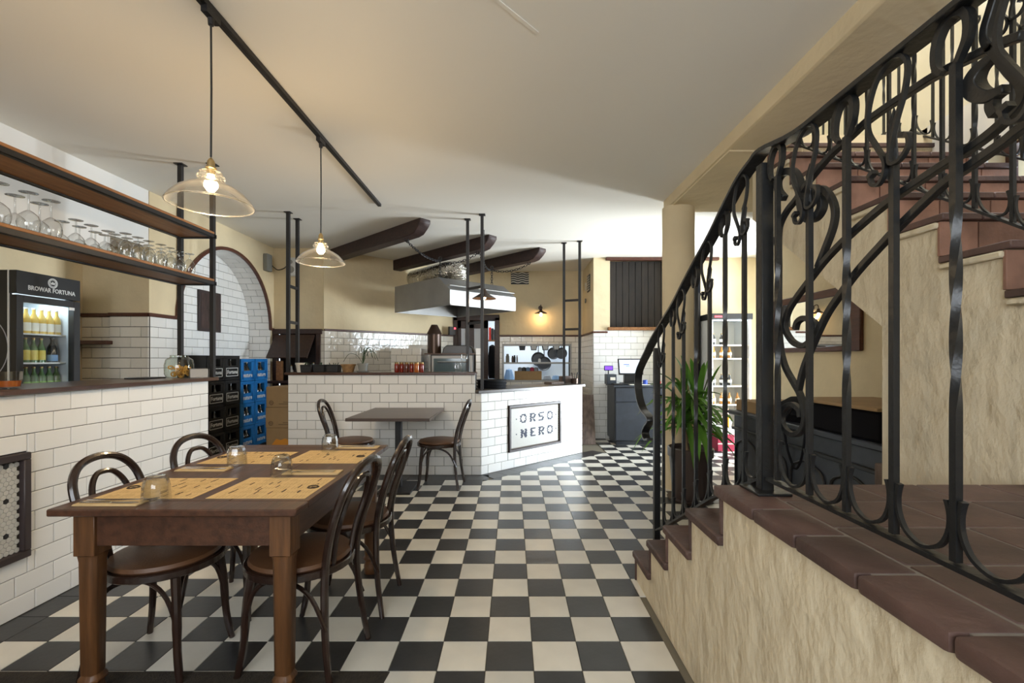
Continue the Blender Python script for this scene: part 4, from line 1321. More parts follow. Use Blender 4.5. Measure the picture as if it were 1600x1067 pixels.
# ================================================================ bentwood chairs
def make_chair(label):
    t = thing('bentwood_chair', label, 'chair', (0, 0, 0), 0, 'bentwood chairs')
    MB().lathe([(0, 0.442), (0.196, 0.442), (0.204, 0.452), (0.198, 0.466), (0.15, 0.476), (0.0, 0.480)], 30).build('seat', 'leather', t, local=True)
    ring = [(0.205 * math.cos(k * PI / 16), 0.205 * math.sin(k * PI / 16), 0.430) for k in range(32)]
    MB().tube(ring, None, rect=(0.030, 0.030), side=(0, 0, 1), closed=True).build('seat_ring', 'bentwood', t, 0.004, local=True)
    half = [(-0.225, 0.168, 0.0), (-0.195, 0.150, 0.20), (-0.184, 0.132, 0.42), (-0.206, 0.142, 0.56), (-0.244, 0.156, 0.68), (-0.280, 0.144, 0.78), (-0.304, 0.090, 0.842), (-0.312, 0.0, 0.862)]
    path = smooth_path(half + [(x, -y, z) for x, y, z in half[-2::-1]], 5)
    n_ = len(path)
    rad = [0.0125 + 0.0035 * min(1, abs(p.z - 0.0) / 0.35) for p in path]
    MB().tube(path, rad, 9).build('back_hoop', 'bentwood', t, local=True)
    h2 = [(-0.185, 0.072, 0.44), (-0.206, 0.082, 0.56), (-0.238, 0.090, 0.66), (-0.266, 0.076, 0.74), (-0.284, 0.042, 0.788), (-0.288, 0.0, 0.798)]
    MB().tube(smooth_path(h2 + [(x, -y, z) for x, y, z in h2[-2::-1]], 5), 0.0115, 8).build('inner_hoop', 'bentwood', t, local=True)
    for s_ in (-1, 1):
        MB().tube(smooth_path([(0.135, s_ * 0.125, 0.43), (0.150, s_ * 0.138, 0.30), (0.160, s_ * 0.146, 0.12), (0.180, s_ * 0.158, 0.0)], 4), [0.0185] * 3 + [0.017] * 4 + [0.015] * 4 + [0.0125] * 2, 9).build('leg', 'bentwood', t, local=True)
        # bent braces: from the legs up under the seat
        MB().tube(smooth_path([(0.158, s_ * 0.142, 0.20), (0.12, s_ * 0.150, 0.33), (0.05, s_ * 0.155, 0.395), (-0.05, s_ * 0.157, 0.398), (-0.14, s_ * 0.158, 0.345), (-0.203, s_ * 0.158, 0.22)], 4), 0.009, 7).build('brace', 'bentwood', t, local=True)
    MB().tube(smooth_path([(0.158, 0.135, 0.22), (0.14, 0.11, 0.34), (0.12, 0.05, 0.395), (0.12, -0.05, 0.395), (0.14, -0.11, 0.34), (0.158, -0.135, 0.22)], 4), 0.009, 7).build('front_brace', 'bentwood', t, local=True)
    return t


CH = [(-1.48, 2.0, R(-3), 'bentwood chair with brown seat on the bar side, nearest the hexagon panel'),
      (-1.43, 2.465, R(-12), 'bentwood chair with brown seat on the bar side, nearest the crates'),
      (-0.905, 2.0, PI - R(8), 'bentwood chair tucked under the aisle side of the long table, near end'),
      (-0.865, 2.475, PI - R(1), 'bentwood chair tucked under the aisle side of the long table, far end'),
      (-0.735, 4.70, PI - R(4), 'bentwood chair at the small bistro table, beside the sign counter'),
      (-1.62, 4.72, R(3), 'bentwood chair at the small bistro table, beside the cartons')]
chair0 = make_chair(CH[0][3])
for i, (x, y, a, lab) in enumerate(CH):
    o = chair0 if i == 0 else dup(chair0, label=lab)
    o.location = (x, y, 0)
    o.rotation_euler = (0, 0, a)

# small bistro table
t = thing('bistro_table', 'small square dark topped pedestal table against the high counter', 'table', (-1.12, 4.60, 0))
MB().box(-1.49, -0.735, 4.15, 5.06, 0.722, 0.75).build('table_top', 'dark_laminate', t, 0.003)
MB().box(-1.15, -1.09, 4.57, 4.63, 0.02, 0.722).build('pedestal', 'black_steel', t, 0.004)
MB().box(-1.28, -0.96, 4.38, 4.82, 0.0, 0.02).build('base_plate', 'black_steel', t, 0.004)
MB().box(-1.32, -0.92, 4.45, 4.75, 0.708, 0.722).build('top_bracket', 'black_steel', t)

t = thing('door_mat', 'dark brown coir mat on the floor under the near end of the long table', 'mat', (-1.4, 1.4, 0))
MB().prism([(-2.44, 0.9), (-0.62, 0.9), (-0.50, 1.905), (-2.44, 1.905)], 'z', 0.0005, 0.004).build('mat_body', 'mat_brown', t, 0.001)


# ================================================================ lighting track and pendants
XT = -1.383
t = thing('lighting_track', 'long black lighting track on the ceiling above the dining table', 'track', (XT, 3.4, CEIL))
MB().box(XT - 0.018, XT + 0.018, 1.98, 4.86, CEIL - 0.03, CEIL).build('rail', 'black_steel', t, 0.002)
MB().box(XT - 0.004, XT + 0.004, 2.0, 4.84, CEIL - 0.032, CEIL - 0.029).build('slot', 'black_plastic', t)
MB().box(XT - 0.03, XT + 0.03, 1.93, 2.03, CEIL - 0.045, CEIL).build('feed_box', 'black_steel', t, 0.004)


def pendant(name, label, x, y, zr, r, group, glass_shade=True, power=10.0):
    t = thing(name, label, 'pendant lamp', (x, y, zr), 0, group)
    top = CEIL - 0.03 - zr if glass_shade else CEIL - zr
    k = r / 0.172
    if glass_shade:
        MB().box(-0.014, 0.014, -0.05, 0.05, top - 0.03, top).lathe([(0, top - 0.06), (0.012, top - 0.06), (0.014, top - 0.03), (0, top - 0.03)], 10).build('track_adapter', 'black_steel', t, local=True)
        MB().tube([(0, 0, 0.22 * k), (0.002, 0, top * 0.6), (0, 0, top - 0.05)], 0.0045, 7).build('cord', 'black_plastic', t, local=True)
        prof = [(0.172, 0.0), (0.176, 0.004), (0.172, 0.012), (0.158, 0.034), (0.130, 0.063), (0.095, 0.085), (0.066, 0.098), (0.052, 0.108), (0.050, 0.116), (0.056, 0.122), (0.056, 0.130), (0.049, 0.137), (0.047, 0.148), (0.020, 0.156)]
        MB().lathe([(a * k, b * k) for a, b in prof], 40).build('lamp_shade', 'shade_glass', t, local=True)
        MB().tube([(0.174 * k * math.cos(q * PI / 20), 0.174 * k * math.sin(q * PI / 20), 0.003) for q in range(40)], 0.0032, 6, closed=True).build('rim', 'shade_glass', t, local=True)
        MB().lathe([(0.0, 0.140), (0.018, 0.140), (0.018, 0.165), (0.023, 0.168), (0.023, 0.174), (0.017, 0.178), (0.016, 0.20), (0.009, 0.212), (0, 0.222)], 16).build('lamp_holder', 'brass', t, local=True)
        MB().lathe([(0, 0.062), (0.016, 0.067), (0.028, 0.085), (0.028, 0.102), (0.016, 0.128), (0.013, 0.142), (0, 0.142)], 14).build('light_bulb', 'bulb', t, local=True)
        lz = 0.02
    else:
        MB().tube([(0, 0, 0.11), (0, 0, top)], 0.004, 6).build('cord', 'black_plastic', t, local=True)
        MB().lathe([(r, 0), (r * 1.0, 0.004), (r * 0.35, 0.065), (r * 0.22, 0.09), (0.02, 0.125), (0, 0.125)], 28).build('lamp_shade', 'copper_dark', t, local=True)
        MB().lathe([(0, -0.01), (0.02, 0.0), (0.026, 0.02), (0.016, 0.05), (0, 0.06)], 12).build('light_bulb', 'bulb_small', t, local=True)
        lz = -0.03
    l = bpy.data.lights.new(name + '_light', 'POINT')
    l.energy, l.color, l.shadow_soft_size = power, (1.0, 0.72, 0.42), 0.03
    lo = bpy.data.objects.new(name + '_light', l)
    COL.objects.link(lo)
    lo.parent = t
    lo.location = (0, 0, lz)
    return t


pendant('glass_pendant', 'lit clear glass pendant lamp above the dining table', XT + 0.005, 2.13, 1.985, 0.174, 'glass pendants on the track')
pendant('glass_pendant', 'lit clear glass pendant lamp between the long table and the bistro table', XT, 3.366, 1.975, 0.163, 'glass pendants on the track')
pendant('metal_pendant', 'lit shallow metal pendant lamp hanging before the steel hood', -0.35, 5.85, 2.035, 0.15, None, False, 3.0)

# ================================================================ kitchen: beams, hood, duct, chains
for i, (n_x, n_y, f_x, f_y) in enumerate(((-1.0, 5.38, -2.66, 6.95), (-0.25, 6.10, -1.95, 7.75), (0.45, 6.80, -1.15, 8.45))):
    t = thing('ceiling_beam', ['dark wooden ceiling beam nearest the glass pendant', 'dark wooden ceiling beam above the silver duct', 'dark wooden ceiling beam nearest the wall grille'][i], 'beam', (n_x, n_y, CEIL), 0, 'dark beams above the hood')
    a, b = Vector((n_x, n_y, 0)), Vector((f_x, f_y, 0))
    d = (b - a).normalized()
    sd = Vector((-d.y, d.x, 0)) * 0.075
    ln = (b - a).length
    prof = [(0, CEIL), (0, CEIL - 0.045), (0.05, CEIL - 0.095), (0.13, CEIL - 0.15), (0.22, CEIL - 0.165), (ln, CEIL - 0.165), (ln, CEIL)]
    vs = [a + d * u + sd + Vector((0, 0, z)) for u, z in prof] + [a + d * u - sd + Vector((0, 0, z)) for u, z in prof]
    n_ = len(prof)
    MB().add(vs, [tuple(range(n_)), tuple(range(n_, 2 * n_))[::-1]] + [(k, (k + 1) % n_, n_ + (k + 1) % n_, n_ + k) for k in range(n_)]).build('beam_body', 'beam_wood', t, 0.008)
BE = [Vector((-1.0, 5.38, 0)) + Vector((-0.727, 0.687, 0)) * 0.38, Vector((-0.25, 6.10, 0)) + Vector((-0.717, 0.697, 0)) * 0.30, Vector((0.45, 6.80, 0)) + Vector((-0.696, 0.718, 0)) * 0.28]

HU, HV, HCN = Vector((0.73, 0.683, 0)), Vector((-0.683, 0.73, 0)), Vector((-0.814, 6.10, 0))
hd = thing('extractor_hood', 'large brushed steel extractor hood hung on chains over the oven', 'hood', (-0.9, 7.0, 2.0))
LU, LV, HZ = 1.19, 1.45, 2.0


def hp(u, v, z): return HCN + HU * u + HV * v + Vector((0, 0, z))


m = MB()
prof = [(0, HZ), (0, HZ + 0.19), (0.27, HZ + 0.385), (LV, HZ + 0.385), (LV, HZ)]
n_ = len(prof)
vs = [hp(0, v, z) for v, z in prof] + [hp(LU, v, z) for v, z in prof]
m.add(vs, [tuple(range(n_)), tuple(range(n_, 2 * n_))[::-1]] + [(k, k + 1, n_ + k + 1, n_ + k) for k in range(n_ - 1)])
m.build('canopy', 'steel', hd, smooth=False)
m = MB()
for u0, u1, v0, v1 in ((0, LU, 0, 0.02), (0, LU, LV - 0.02, LV), (0, 0.02, 0, LV), (LU - 0.02, LU, 0, LV)):
    m.obox(hp((u0 + u1) / 2, (v0 + v1) / 2, HZ - 0.004), HU * (u1 - u0) / 2, HV * (v1 - v0) / 2, (0, 0, 0.008))
m.build('lower_lip', 'steel', hd)
m = MB().obox(hp(LU / 2, LV / 2, HZ + 0.25), HU * (LU / 2 - 0.01), HV * (LV / 2 - 0.01), (0, 0, 0.004))
m.build('inner_plate', 'steel_dull', hd)
for k in range(20):                                              # baffle filters inside
    u = 0.08 + k * (LU - 0.16) / 19
    MB().bar(hp(u, 0.04, HZ + 0.02), hp(u, 0.42, HZ + 0.22), 0.03, 0.01, HU).build('filter_baffle', 'steel', hd)
# foil duct: rises from the canopy, bends and runs back to the wall
dt_ = thing('exhaust_duct', 'silver foil flexible duct bending from the hood to the wall', 'duct', hp(0.50, 0.80, HZ + 0.385))
pts = [hp(0.52, 0.50, HZ + 0.385), hp(0.52, 0.50, HZ + 0.47), hp(0.52, 0.56, HZ + 0.56), hp(0.52, 0.72, HZ + 0.60), hp(0.52, 1.1, HZ + 0.60), hp(0.52, 1.75, HZ + 0.60)]
pp = smooth_path(pts, 14)
MB().tube(pp, [0.138 + (0.008 if k % 2 else 0.0) for k in range(len(pp))], 22).build('duct_sleeve', 'foil', dt_)
# chains
def chain(label, a, b, sag, size=0.042):
    a, b = Vector(a), Vector(b)
    t = thing('steel_chain', label, 'chain', b, 0, 'chains holding the hood')
    n = max(4, int((b - a).length / (size * 0.8)))
    for k in range(n):
        u = (k + 0.5) / n
        p = a.lerp(b, u) - Vector((0, 0, sag * 4 * u * (1 - u)))
        d = (b - a).normalized() + Vector((0, 0, -sag * 4 * (1 - 2 * u) / (b - a).length))
        d.normalize()
        s1 = d.orthogonal().normalized()
        s1 = (Matrix.Rotation(PI / 2 * (k % 2) + 0.4, 3, d) @ s1)
        ring = [p + d * size * 0.6 * math.cos(q * PI / 4) + s1 * size * 0.36 * math.sin(q * PI / 4) for q in range(8)]
        MB().tube(ring, 0.0042, 5, closed=True).build('link', 'black_steel', t)
    MB().tube([a + Vector((0.022 * math.cos(q * PI / 5), 0, 0.01 + 0.022 * math.sin(q * PI / 5))) for q in range(10)], 0.006, 6, closed=True).build('ring_bolt', 'black_steel', t)


zb = CEIL - 0.19
hl = hp(0.05, 0.30, HZ + 0.39)
chain('slack chain from the first beam down to the left hood corner', BE[0] + Vector((0, 0, zb)), hl + Vector((0, 0, 0.22)), 0.05)
chain('bunched upright chain at the left hood corner', hl + Vector((0.0, 0, 0.25)), hl, 0.0)
chain('slack chain from the middle beam to the left hood corner', BE[1] + Vector((0, 0, zb)), hl + Vector((0.02, 0.02, 0.2)), 0.05)
hr = hp(0.98, 0.30, HZ + 0.39)
chain('slack chain from the third beam to the right hood corner', BE[2] + Vector((0, 0, zb)), hr + Vector((0, 0, 0.22)), 0.06)
chain('bunched upright chain at the right hood corner', hr + Vector((0, 0, 0.25)), hr, 0.0)
chain('slack chain from the middle beam to the right hood corner', BE[1] + Vector((0.03, -0.01, zb)), hr + Vector((-0.02, 0, 0.22)), 0.06)

# ---- wall things in the kitchen
t = thing('vent_grille', 'black and white wavy ventilation grille high on the kitchen wall', 'grille', (0.15, YB, 2.65))
MB().box(-0.02, 0.31, YB - 0.012, YB, 2.655, 2.875).build('backing', 'black_plastic', t)
for k in range(5):
    z = 2.69 + k * 0.041
    pts = [(-0.015 + 0.325 * q / 24, YB - 0.015, z + 0.010 * math.sin(q / 24 * 4 * PI)) for q in range(25)]
    MB().tube(pts, None, rect=(0.010, 0.016), side=(0, 1, 0)).build('slat', 'clay_white', t)
t = thing('vent_grille', 'dark slatted ventilation grille on the side wall near the shutter', 'grille', (1.30, 7.9, 2.45))
MB().box(1.296, 1.308, 7.78, 8.02, 2.42, 2.70).build('backing', 'black_plastic', t)
for k in range(6): MB().box(1.288, 1.297, 7.79, 8.01, 2.44 + k * 0.042, 2.455 + k * 0.042).build('slat', 'clay_white', t)
c = at(845, 490, 8.45)
t = thing('wall_lamp', 'small dark wall lamp with warm bulb above the serving hatch', 'wall lamp', (c.x, YB, c.z))
MB().lathe([(0, 0), (0.04, 0), (0.04, 0.02), (0, 0.02)], 14).build('wall_plate', 'copper_dark', t, local=True).rotation_euler = (PI / 2, 0, 0)
t.children[0].location = (0, 0, 0.12)
MB().tube(smooth_path([(0, -0.01, 0.12), (0, -0.10, 0.16), (0, -0.17, 0.15), (0, -0.19, 0.08)], 5), 0.008, 7).build('arm', 'copper_dark', t, local=True)
MB().lathe([(0.115, 0.0), (0.112, 0.006), (0.05, 0.035), (0.028, 0.05), (0.022, 0.085), (0, 0.09)], 24, (0, -0.19, 0)).build('lamp_shade', 'copper_dark', t, local=True)
MB().lathe([(0, -0.055), (0.016, -0.045), (0.024, -0.02), (0.014, 0.012), (0, 0.02)], 12, (0, -0.19, 0)).build('light_bulb', 'bulb_small', t, local=True)
l = bpy.data.lights.new('wall_lamp_light', 'POINT')
l.energy, l.color, l.shadow_soft_size = 1.8, (1.0, 0.66, 0.32), 0.02
lo = bpy.data.objects.new('wall_lamp_light', l)
COL.objects.link(lo)
lo.parent = t
lo.location = (0, -0.15, -0.07)
c = at(706, 517, 8.38)
t = thing('alarm_box', 'small dark wall box with a red light beside the kitchen door', 'box', c)
MB().obox(c, KU * 0.07, KN * 0.025, (0, 0, 0.075)).build('casing', 'black_plastic', t, 0.004)
MB().obox(c + KN * 0.03 + KU * 0.045 + Vector((0, 0, 0.045)), KU * 0.015, KN * 0.008, (0, 0, 0.015)).build('indicator', 'red_led', t)
t = thing('wall_speaker', 'small white loudspeaker high on the plaster beside the arch', 'speaker', (-3.17, 6.74, 2.5))
MB().box(-3.26, -3.11, 6.70, 6.81, 2.48, 2.74).build('cabinet', 'white_plastic', t, 0.012, seg=2)
for z, r in ((2.565, 0.05), (2.675, 0.028)):
    o = MB().lathe([(0, 0), (r * 0.3, 0.004), (r * 0.8, 0.001), (r, 0.006), (r, 0)], 20).build('driver', 'steel_dull', t, local=True)
    o.rotation_euler = (PI / 2, 0, 0)
    o.location = (-0.015, -0.042, z - 2.5)
t = thing('wall_sensor', 'small dark round sensor with cable on the arch wall', 'sensor', (-3.47, 6.6, 2.6))
MB().box(-3.488, -3.43, 6.52, 6.66, 2.52, 2.76).build('casing', 'clay_grey', t, 0.006)
MB().tube(smooth_path([(-3.44, 6.66, 2.62), (-3.40, 6.74, 2.57), (-3.33, 6.79, 2.60), (-3.27, 6.79, 2.66)], 5), 0.007, 6).build('cable', 'black_plastic', t)
t = thing('wall_socket', 'two small switches on the plaster near the far ladder posts', 'switch', (1.30, 8.2, 2.3))
MB().box(1.294, 1.308, 8.16, 8.26, 2.26, 2.40).build('plate', 'clay_white', t, 0.003)
MB().lathe([(0, 0), (0.04, 0), (0.04, 0.015), (0, 0.02)], 14).build('dial', 'clay_grey', t, local=True).rotation_euler = (0, -PI / 2, 0)
t.children[1].location = (0.0, 0.02, 0.22)

# ---- oven group
t = thing('tiled_block', 'white tiled block beside the oven with shaded front', 'block', (-1.5, 7.0, 0))
MB().box(-1.74, -1.318, 6.708, 7.3, 0, 1.43).build('body', 'grout_warm', t)
tile_wall(t, (-1.742, 6.708), 0, 0.428, 0.9, 1.432, 'tile_glossy', tw=0.15, g=0.005)
tile_wall(t, (-1.318, 6.70), PI / 2, 0.6, 0.9, 1.432, 'tile_white', tw=0.2, g=0.005)
MB().box(-1.62, -1.22, 7.30, 7.5, 0, 1.50).build('back_ledge', 'tile_glossy', t, 0.01)
t = thing('tiled_pillar', 'narrow white tiled pillar on the right of the oven', 'pillar', (-0.47, 6.7, 0))
MB().box(-0.515, -0.435, 6.612, 6.9, 0, 1.43).build('body', 'grout_warm', t)
tile_wall(t, (-0.516, 6.612), 0, 0.085, 0.8, 1.432, 'tile_white', off=(0, 0), g=0.005)
tile_wall(t, (-0.435, 6.612), PI / 2, 0.28, 0.8, 1.432, 'tile_white', g=0.005)
t = thing('pizza_oven', 'black pizza oven with bluish glass door under the hood', 'oven', (-0.83, 6.9, 0))
MB().box(-1.16, -0.53, 6.62, 7.25, 0.3, 1.345).build('oven_body', 'oven_black', t, 0.008)
MB().box(-1.14, -0.56, 6.60, 6.625, 0.9, 1.325).build('door_frame', 'steel_dull', t, 0.004)
MB().box(-1.11, -0.60, 6.592, 6.603, 0.94, 1.285).build('oven_window', 'oven_glass', t, 0.003)
MB().tube([(-1.05, 6.56, 1.235), (-0.62, 6.56, 1.235)], 0.009, 8).build('handle', 'chrome', t)
for x in (-1.0, -0.68): MB().tube([(x, 6.56, 1.235), (x, 6.60, 1.235)], 0.007, 6).build('handle_stub', 'chrome', t)
MB().prism([(-1.005, 1.345), (-0.985, 1.43), (-0.94, 1.475), (-0.62, 1.475), (-0.57, 1.43), (-0.55, 1.345)], 'y', 6.66, 7.15).build('lid', 'oven_black', t, 0.01)
MB().box(-1.245, -0.52, 6.60, 7.2, 1.34, 1.36).build('top_plate', 'copper_dark', t, 0.004)
for x in (-1.1, -0.6): MB().box(x - 0.03, x + 0.03, 6.7, 6.76, 0, 0.3).build('foot', 'oven_black', t)
c = at(678, 545, 6.75)
t = thing('oven_flue', 'dark conical flue cap standing on the pizza oven', 'flue', (c.x, c.y + 0.04, 1.3605))
MB().lathe([(0, 0), (0.10, 0), (0.098, 0.28), (0, 0.28)], 26).build('flue_pipe', 'copper_dark', t, local=True)
MB().lathe([(0.0, 0.275), (0.114, 0.275), (0.110, 0.287), (0.044, 0.415), (0, 0.415)], 26).build('flue_cap', 'copper_dark', t, local=True)

# ---- wooden hatch on the left
t = thing('wooden_hatch', 'dark wooden wall hatch with a slanting awning board behind the cartons', 'hatch', (-3.1, 6.8, 0.62))
m = MB()
m.box(-2.86, -2.79, 6.77, 6.84, 0.62, 1.70).box(-3.48, -2.77, 6.76, 6.86, 1.64, 1.715).box(-3.49, -3.42, 6.77, 6.84, 0.62, 1.70)
m.build('frame', 'door_wood', t, 0.006)
MB().add([(-3.44, 6.76, 1.63), (-2.87, 6.76, 1.63), (-2.87, 6.50, 1.30), (-3.44, 6.50, 1.30), (-3.44, 6.78, 1.61), (-2.87, 6.78, 1.61), (-2.87, 6.52, 1.285), (-3.44, 6.52, 1.285)],
         [(0, 1, 2, 3), (7, 6, 5, 4), (0, 4, 5, 1), (1, 5, 6, 2), (2, 6, 7, 3), (3, 7, 4, 0)]).build('awning_board', 'door_wood', t)
MB().box(-3.42, -2.86, 7.28, 7.3, 0.6, 1.72).box(-3.42, -3.40, 6.86, 7.3, 0.6, 1.72).box(-2.88, -2.86, 6.86, 7.3, 0.6, 1.72).box(-3.42, -2.86, 6.86, 7.3, 1.70, 1.72).build('inner_case', 'frame_dark', t)
MB().box(-3.48, -2.78, 6.60, 7.1, 0.93, 0.965).build('ledge', 'door_wood', t, 0.004)
MB().box(-3.40, -3.32, 6.70, 6.76, 0.965, 1.25).build('side_post', 'shelf_wood', t, 0.004)
for i, (x, h, mm, lb) in enumerate(((-3.27, 0.14, 'white_plastic', 'white bottle on the hatch ledge'), (-3.15, 0.17, 'blue_cloth', 'blue bottle on the hatch ledge'), (-3.03, 0.15, 'green_glass', 'green bottle on the hatch ledge'), (-2.94, 0.18, 'kitchen_white', 'pale bottle on the hatch ledge'))):
    b = bottle('ledge_bottle', lb + ' under the awning board', None, h + 0.08, 0.035, mm, None, 'cap_gold')
    b.location = (x, 6.9, 0.965)

# ---- kitchen door and serving hatch
t = tag(bpy.data.objects.new('door_1', None), 'dark brown kitchen door with narrow pale glass panels, part open', None, None, 'structure')
COL.objects.link(t)
t.location = (-0.66, YB, 0)
m = MB().box(DX0 - 0.02, DX0 + 0.06, YB - 0.05, YB + 0.1, 0, DZ + 0.04).box(DX1 - 0.05, DX1 + 0.04, YB - 0.05, YB + 0.1, 0, DZ - 0.02).box(DX0 - 0.02, DX1 + 0.04, YB - 0.05, YB + 0.1, DZ - 0.08, DZ + 0.03)
m.build('frame', 'door_wood', t, 0.008)
lf = MB()
for a, b in ((-1.0, -0.94), (-0.86, -0.70), (-0.58, -0.44)): lf.box(a, b, YB - 0.01, YB + 0.03, 0, DZ - 0.08)
lf.box(-1.0, -0.44, YB - 0.01, YB + 0.03, DZ - 0.22, DZ - 0.08).box(-1.0, -0.44, YB - 0.01, YB + 0.03, 0, 0.5)
leaf = lf.build('door_leaf', 'door_wood', t, 0.004)
for a, b in ((-0.945, -0.855), (-0.705, -0.575)): MB().box(a, b, YB + 0.008, YB + 0.014, 0.45, DZ - 0.2).build('glass_panel', 'door_panel_pale', leaf)
t = thing('work_coat', 'dark grey coat hanging in the kitchen beyond the open door', 'coat', (-0.36, 9.1, 0.9))
m = MB()
m.lathe([(0.02, 1.55), (0.09, 1.52), (0.12, 1.3), (0.13, 1.05), (0.10, 0.90), (0, 0.90)], 14, (-0.38, 9.0, 0), 0.7, 0.6)
m.build('coat_body', 'black_cloth', t)
MB().lathe([(0.01, 1.50), (0.10, 1.46), (0.11, 1.0), (0.12, 0.7), (0, 0.7)], 14, (-0.28, 9.2, 0), 0.8, 0.6).build('apron', 'blue_cloth', t)
t = thing('binder_shelf', 'shelf of dark binders high in the kitchen beyond the door', 'shelf', (-0.3, 9.3, 1.6))
MB().box(-0.48, -0.15, 9.2, 9.5, 1.63, 1.65).build('board', 'shelf_wood', t)
for k in range(6): MB().box(-0.46 + k * 0.05, -0.42 + k * 0.05, 9.22, 9.45, 1.65, 1.90 - 0.02 * (k % 3)).build('binder', 'black_plastic' if k else 'red_plastic', t)

t = tag(bpy.data.objects.new('window_4', None), 'steel framed serving hatch into the bright kitchen', None, None, 'structure')
COL.objects.link(t)
t.location = ((HX0 + HX1) / 2, YB, HZ0)
m = MB()
m.box(HX0 - 0.03, HX1 + 0.03, YB - 0.02, YB + 0.16, HZ1, HZ1 + 0.03).box(HX0 - 0.03, HX1 + 0.03, YB - 0.02, YB + 0.16, HZ0 - 0.03, HZ0).box(HX0 - 0.03, HX0, YB - 0.02, YB + 0.16, HZ0, HZ1).box(HX1, HX1 + 0.03, YB - 0.02, YB + 0.16, HZ0, HZ1)
m.build('steel_frame', 'steel', t)
MB().box(HX0, HX1, YB - 0.02, YB + 0.35, 1.185, 1.215).build('steel_shelf', 'steel', t, 0.003)
area('kitchen_ceiling_lamp', (0.4, 9.2, 2.55), (0.4, 9.2, 0), 1.2, 0.3, 26, (0.90, 0.95, 1.0))
wtk = thing('kitchen_worktop', 'steel worktop in the bright kitchen behind the hatch', 'worktop', (0.4, 9.5, 0))
MB().box(-0.12, 1.4, 9.2, 9.98, 0.80, 0.84).build('top', 'steel', wtk)
MB().box(-0.12, 1.4, 9.25, 9.98, 0.0, 0.80).build('base', 'steel_dull', wtk)
t = thing('pan_rail', 'steel hanging rail on the kitchen wall above the frying pans', 'rail', (0.5, 9.98, 1.6))
MB().box(-0.2, 1.25, 9.96, 10.0, 1.60, 1.62).build('bar', 'steel', t)
for i, (x, y, r, lb) in enumerate(((841, 561, 11, 'black frying pan hanging second from the rail end behind the hatch shelf'), (850, 568, 11, 'lowest hanging black frying pan behind the hatch shelf'), (864.5, 552, 9.5, 'black frying pan hanging beside the bluish pan'), (877, 552, 9, 'bluish black frying pan hanging by the hatch side'))):
    yy = 9.90 - 0.03 * i
    c = at(x, y, yy)
    rr = r * yy / F
    t = thing('frying_pan', lb, 'pan', c, 0, 'frying pans hanging in the kitchen')
    o = MB().lathe([(0, 0), (rr * 0.8, 0), (rr, 0.03), (rr * 0.97, 0.03), (rr * 0.78, 0.006), (0, 0.006)], 24).build('pan_body', 'pan_black', t, local=True)
    o.rotation_euler = (PI / 2, 0, 0)
    MB().tube([(0, -0.02, rr * 0.95), (0, -0.02, 1.60 - c.z)], 0.010, 7).build('handle', 'pan_black', t, local=True)
for i, x in enumerate((816, 834, 852, 869)):
    c = at(x, 546, 8.85)
    t = thing('gastro_pan', 'small white food container in a black holder under the hatch top' if i else 'black perforated holder under the hatch top', 'container', (c.x, c.y, 1.44), 0, 'food containers in the hatch' if i else None)
    MB().prism([(-0.05, 0), (0.05, 0), (0.065, 0.09), (-0.065, 0.09)], 'y', -0.05, 0.05).build('holder', 'pan_black', t, local=True)
    if i: MB().prism([(-0.038, 0.012), (0.038, 0.012), (0.048, 0.082), (-0.048, 0.082)], 'y', -0.056, -0.04).build('container', 'white_plastic', t, local=True)
for i, (x, h, r, mm, lb) in enumerate(((793, 0.155, 0.033, 'clay_grey', 'grey jar'), (801, 0.12, 0.02, 'old_board', 'brown spice bottle'), (804, 0.13, 0.02, 'black_plastic', 'dark spice bottle'), (808, 0.13, 0.015, 'steel', 'steel pepper mill'), (843, 0.07, 0.025, 'white_plastic', 'white cup'))):
    c = at(x, 565, 8.68)
    t = thing('shelf_jar', lb + ' on the steel shelf of the serving hatch', 'jar', (c.x, 8.70, 1.215))
    MB().lathe([(0, 0), (r, 0), (r, h * 0.7), (r * 0.7, h * 0.82), (r * 0.7, h), (0, h)], 12).build('jar_body', mm, t, local=True)
c = at(825, 586, 8.7)
t = thing('hatch_carton', 'open brown cardboard box on the sill of the serving hatch', 'box', (c.x, 8.68, HZ0))
MB().box(-0.25, 0.25, -0.07, 0.12, 0, 0.165).build('carton', 'cardboard', t, 0.003, local=True)
for k in range(5): MB().lathe([(0, 0), (0.05, 0.0), (0.04, 0.07), (0, 0.085)], 9, (-0.15 + 0.075 * k, 0.03, 0.155)).build('packet', ('grey_cloth', 'black_plastic', 'blue_cloth', 'crimson', 'grey_cloth')[k], t, local=True)
for k, (x, mm) in enumerate(((795, 'blue_cloth'), (858, 'grey_cloth'), (872, 'blue_cloth'))):
    c = at(x, 590, 8.8)
    t = thing('kitchen_towel', ('crumpled blue towel beside the hatch carton', 'crumpled grey towel on the kitchen worktop', 'crumpled blue towel by the hatch side')[k], 'towel', (c.x, 9.3, 0.84))
    MB().lathe([(0, 0), (0.13 if k == 0 else 0.085, 0.0), (0.11 if k == 0 else 0.075, 0.05), (0.06, 0.10 if k else 0.22), (0, 0.11 if k else 0.24)], 9, sy=0.6).build('towel', mm, t, local=True, smooth=False)
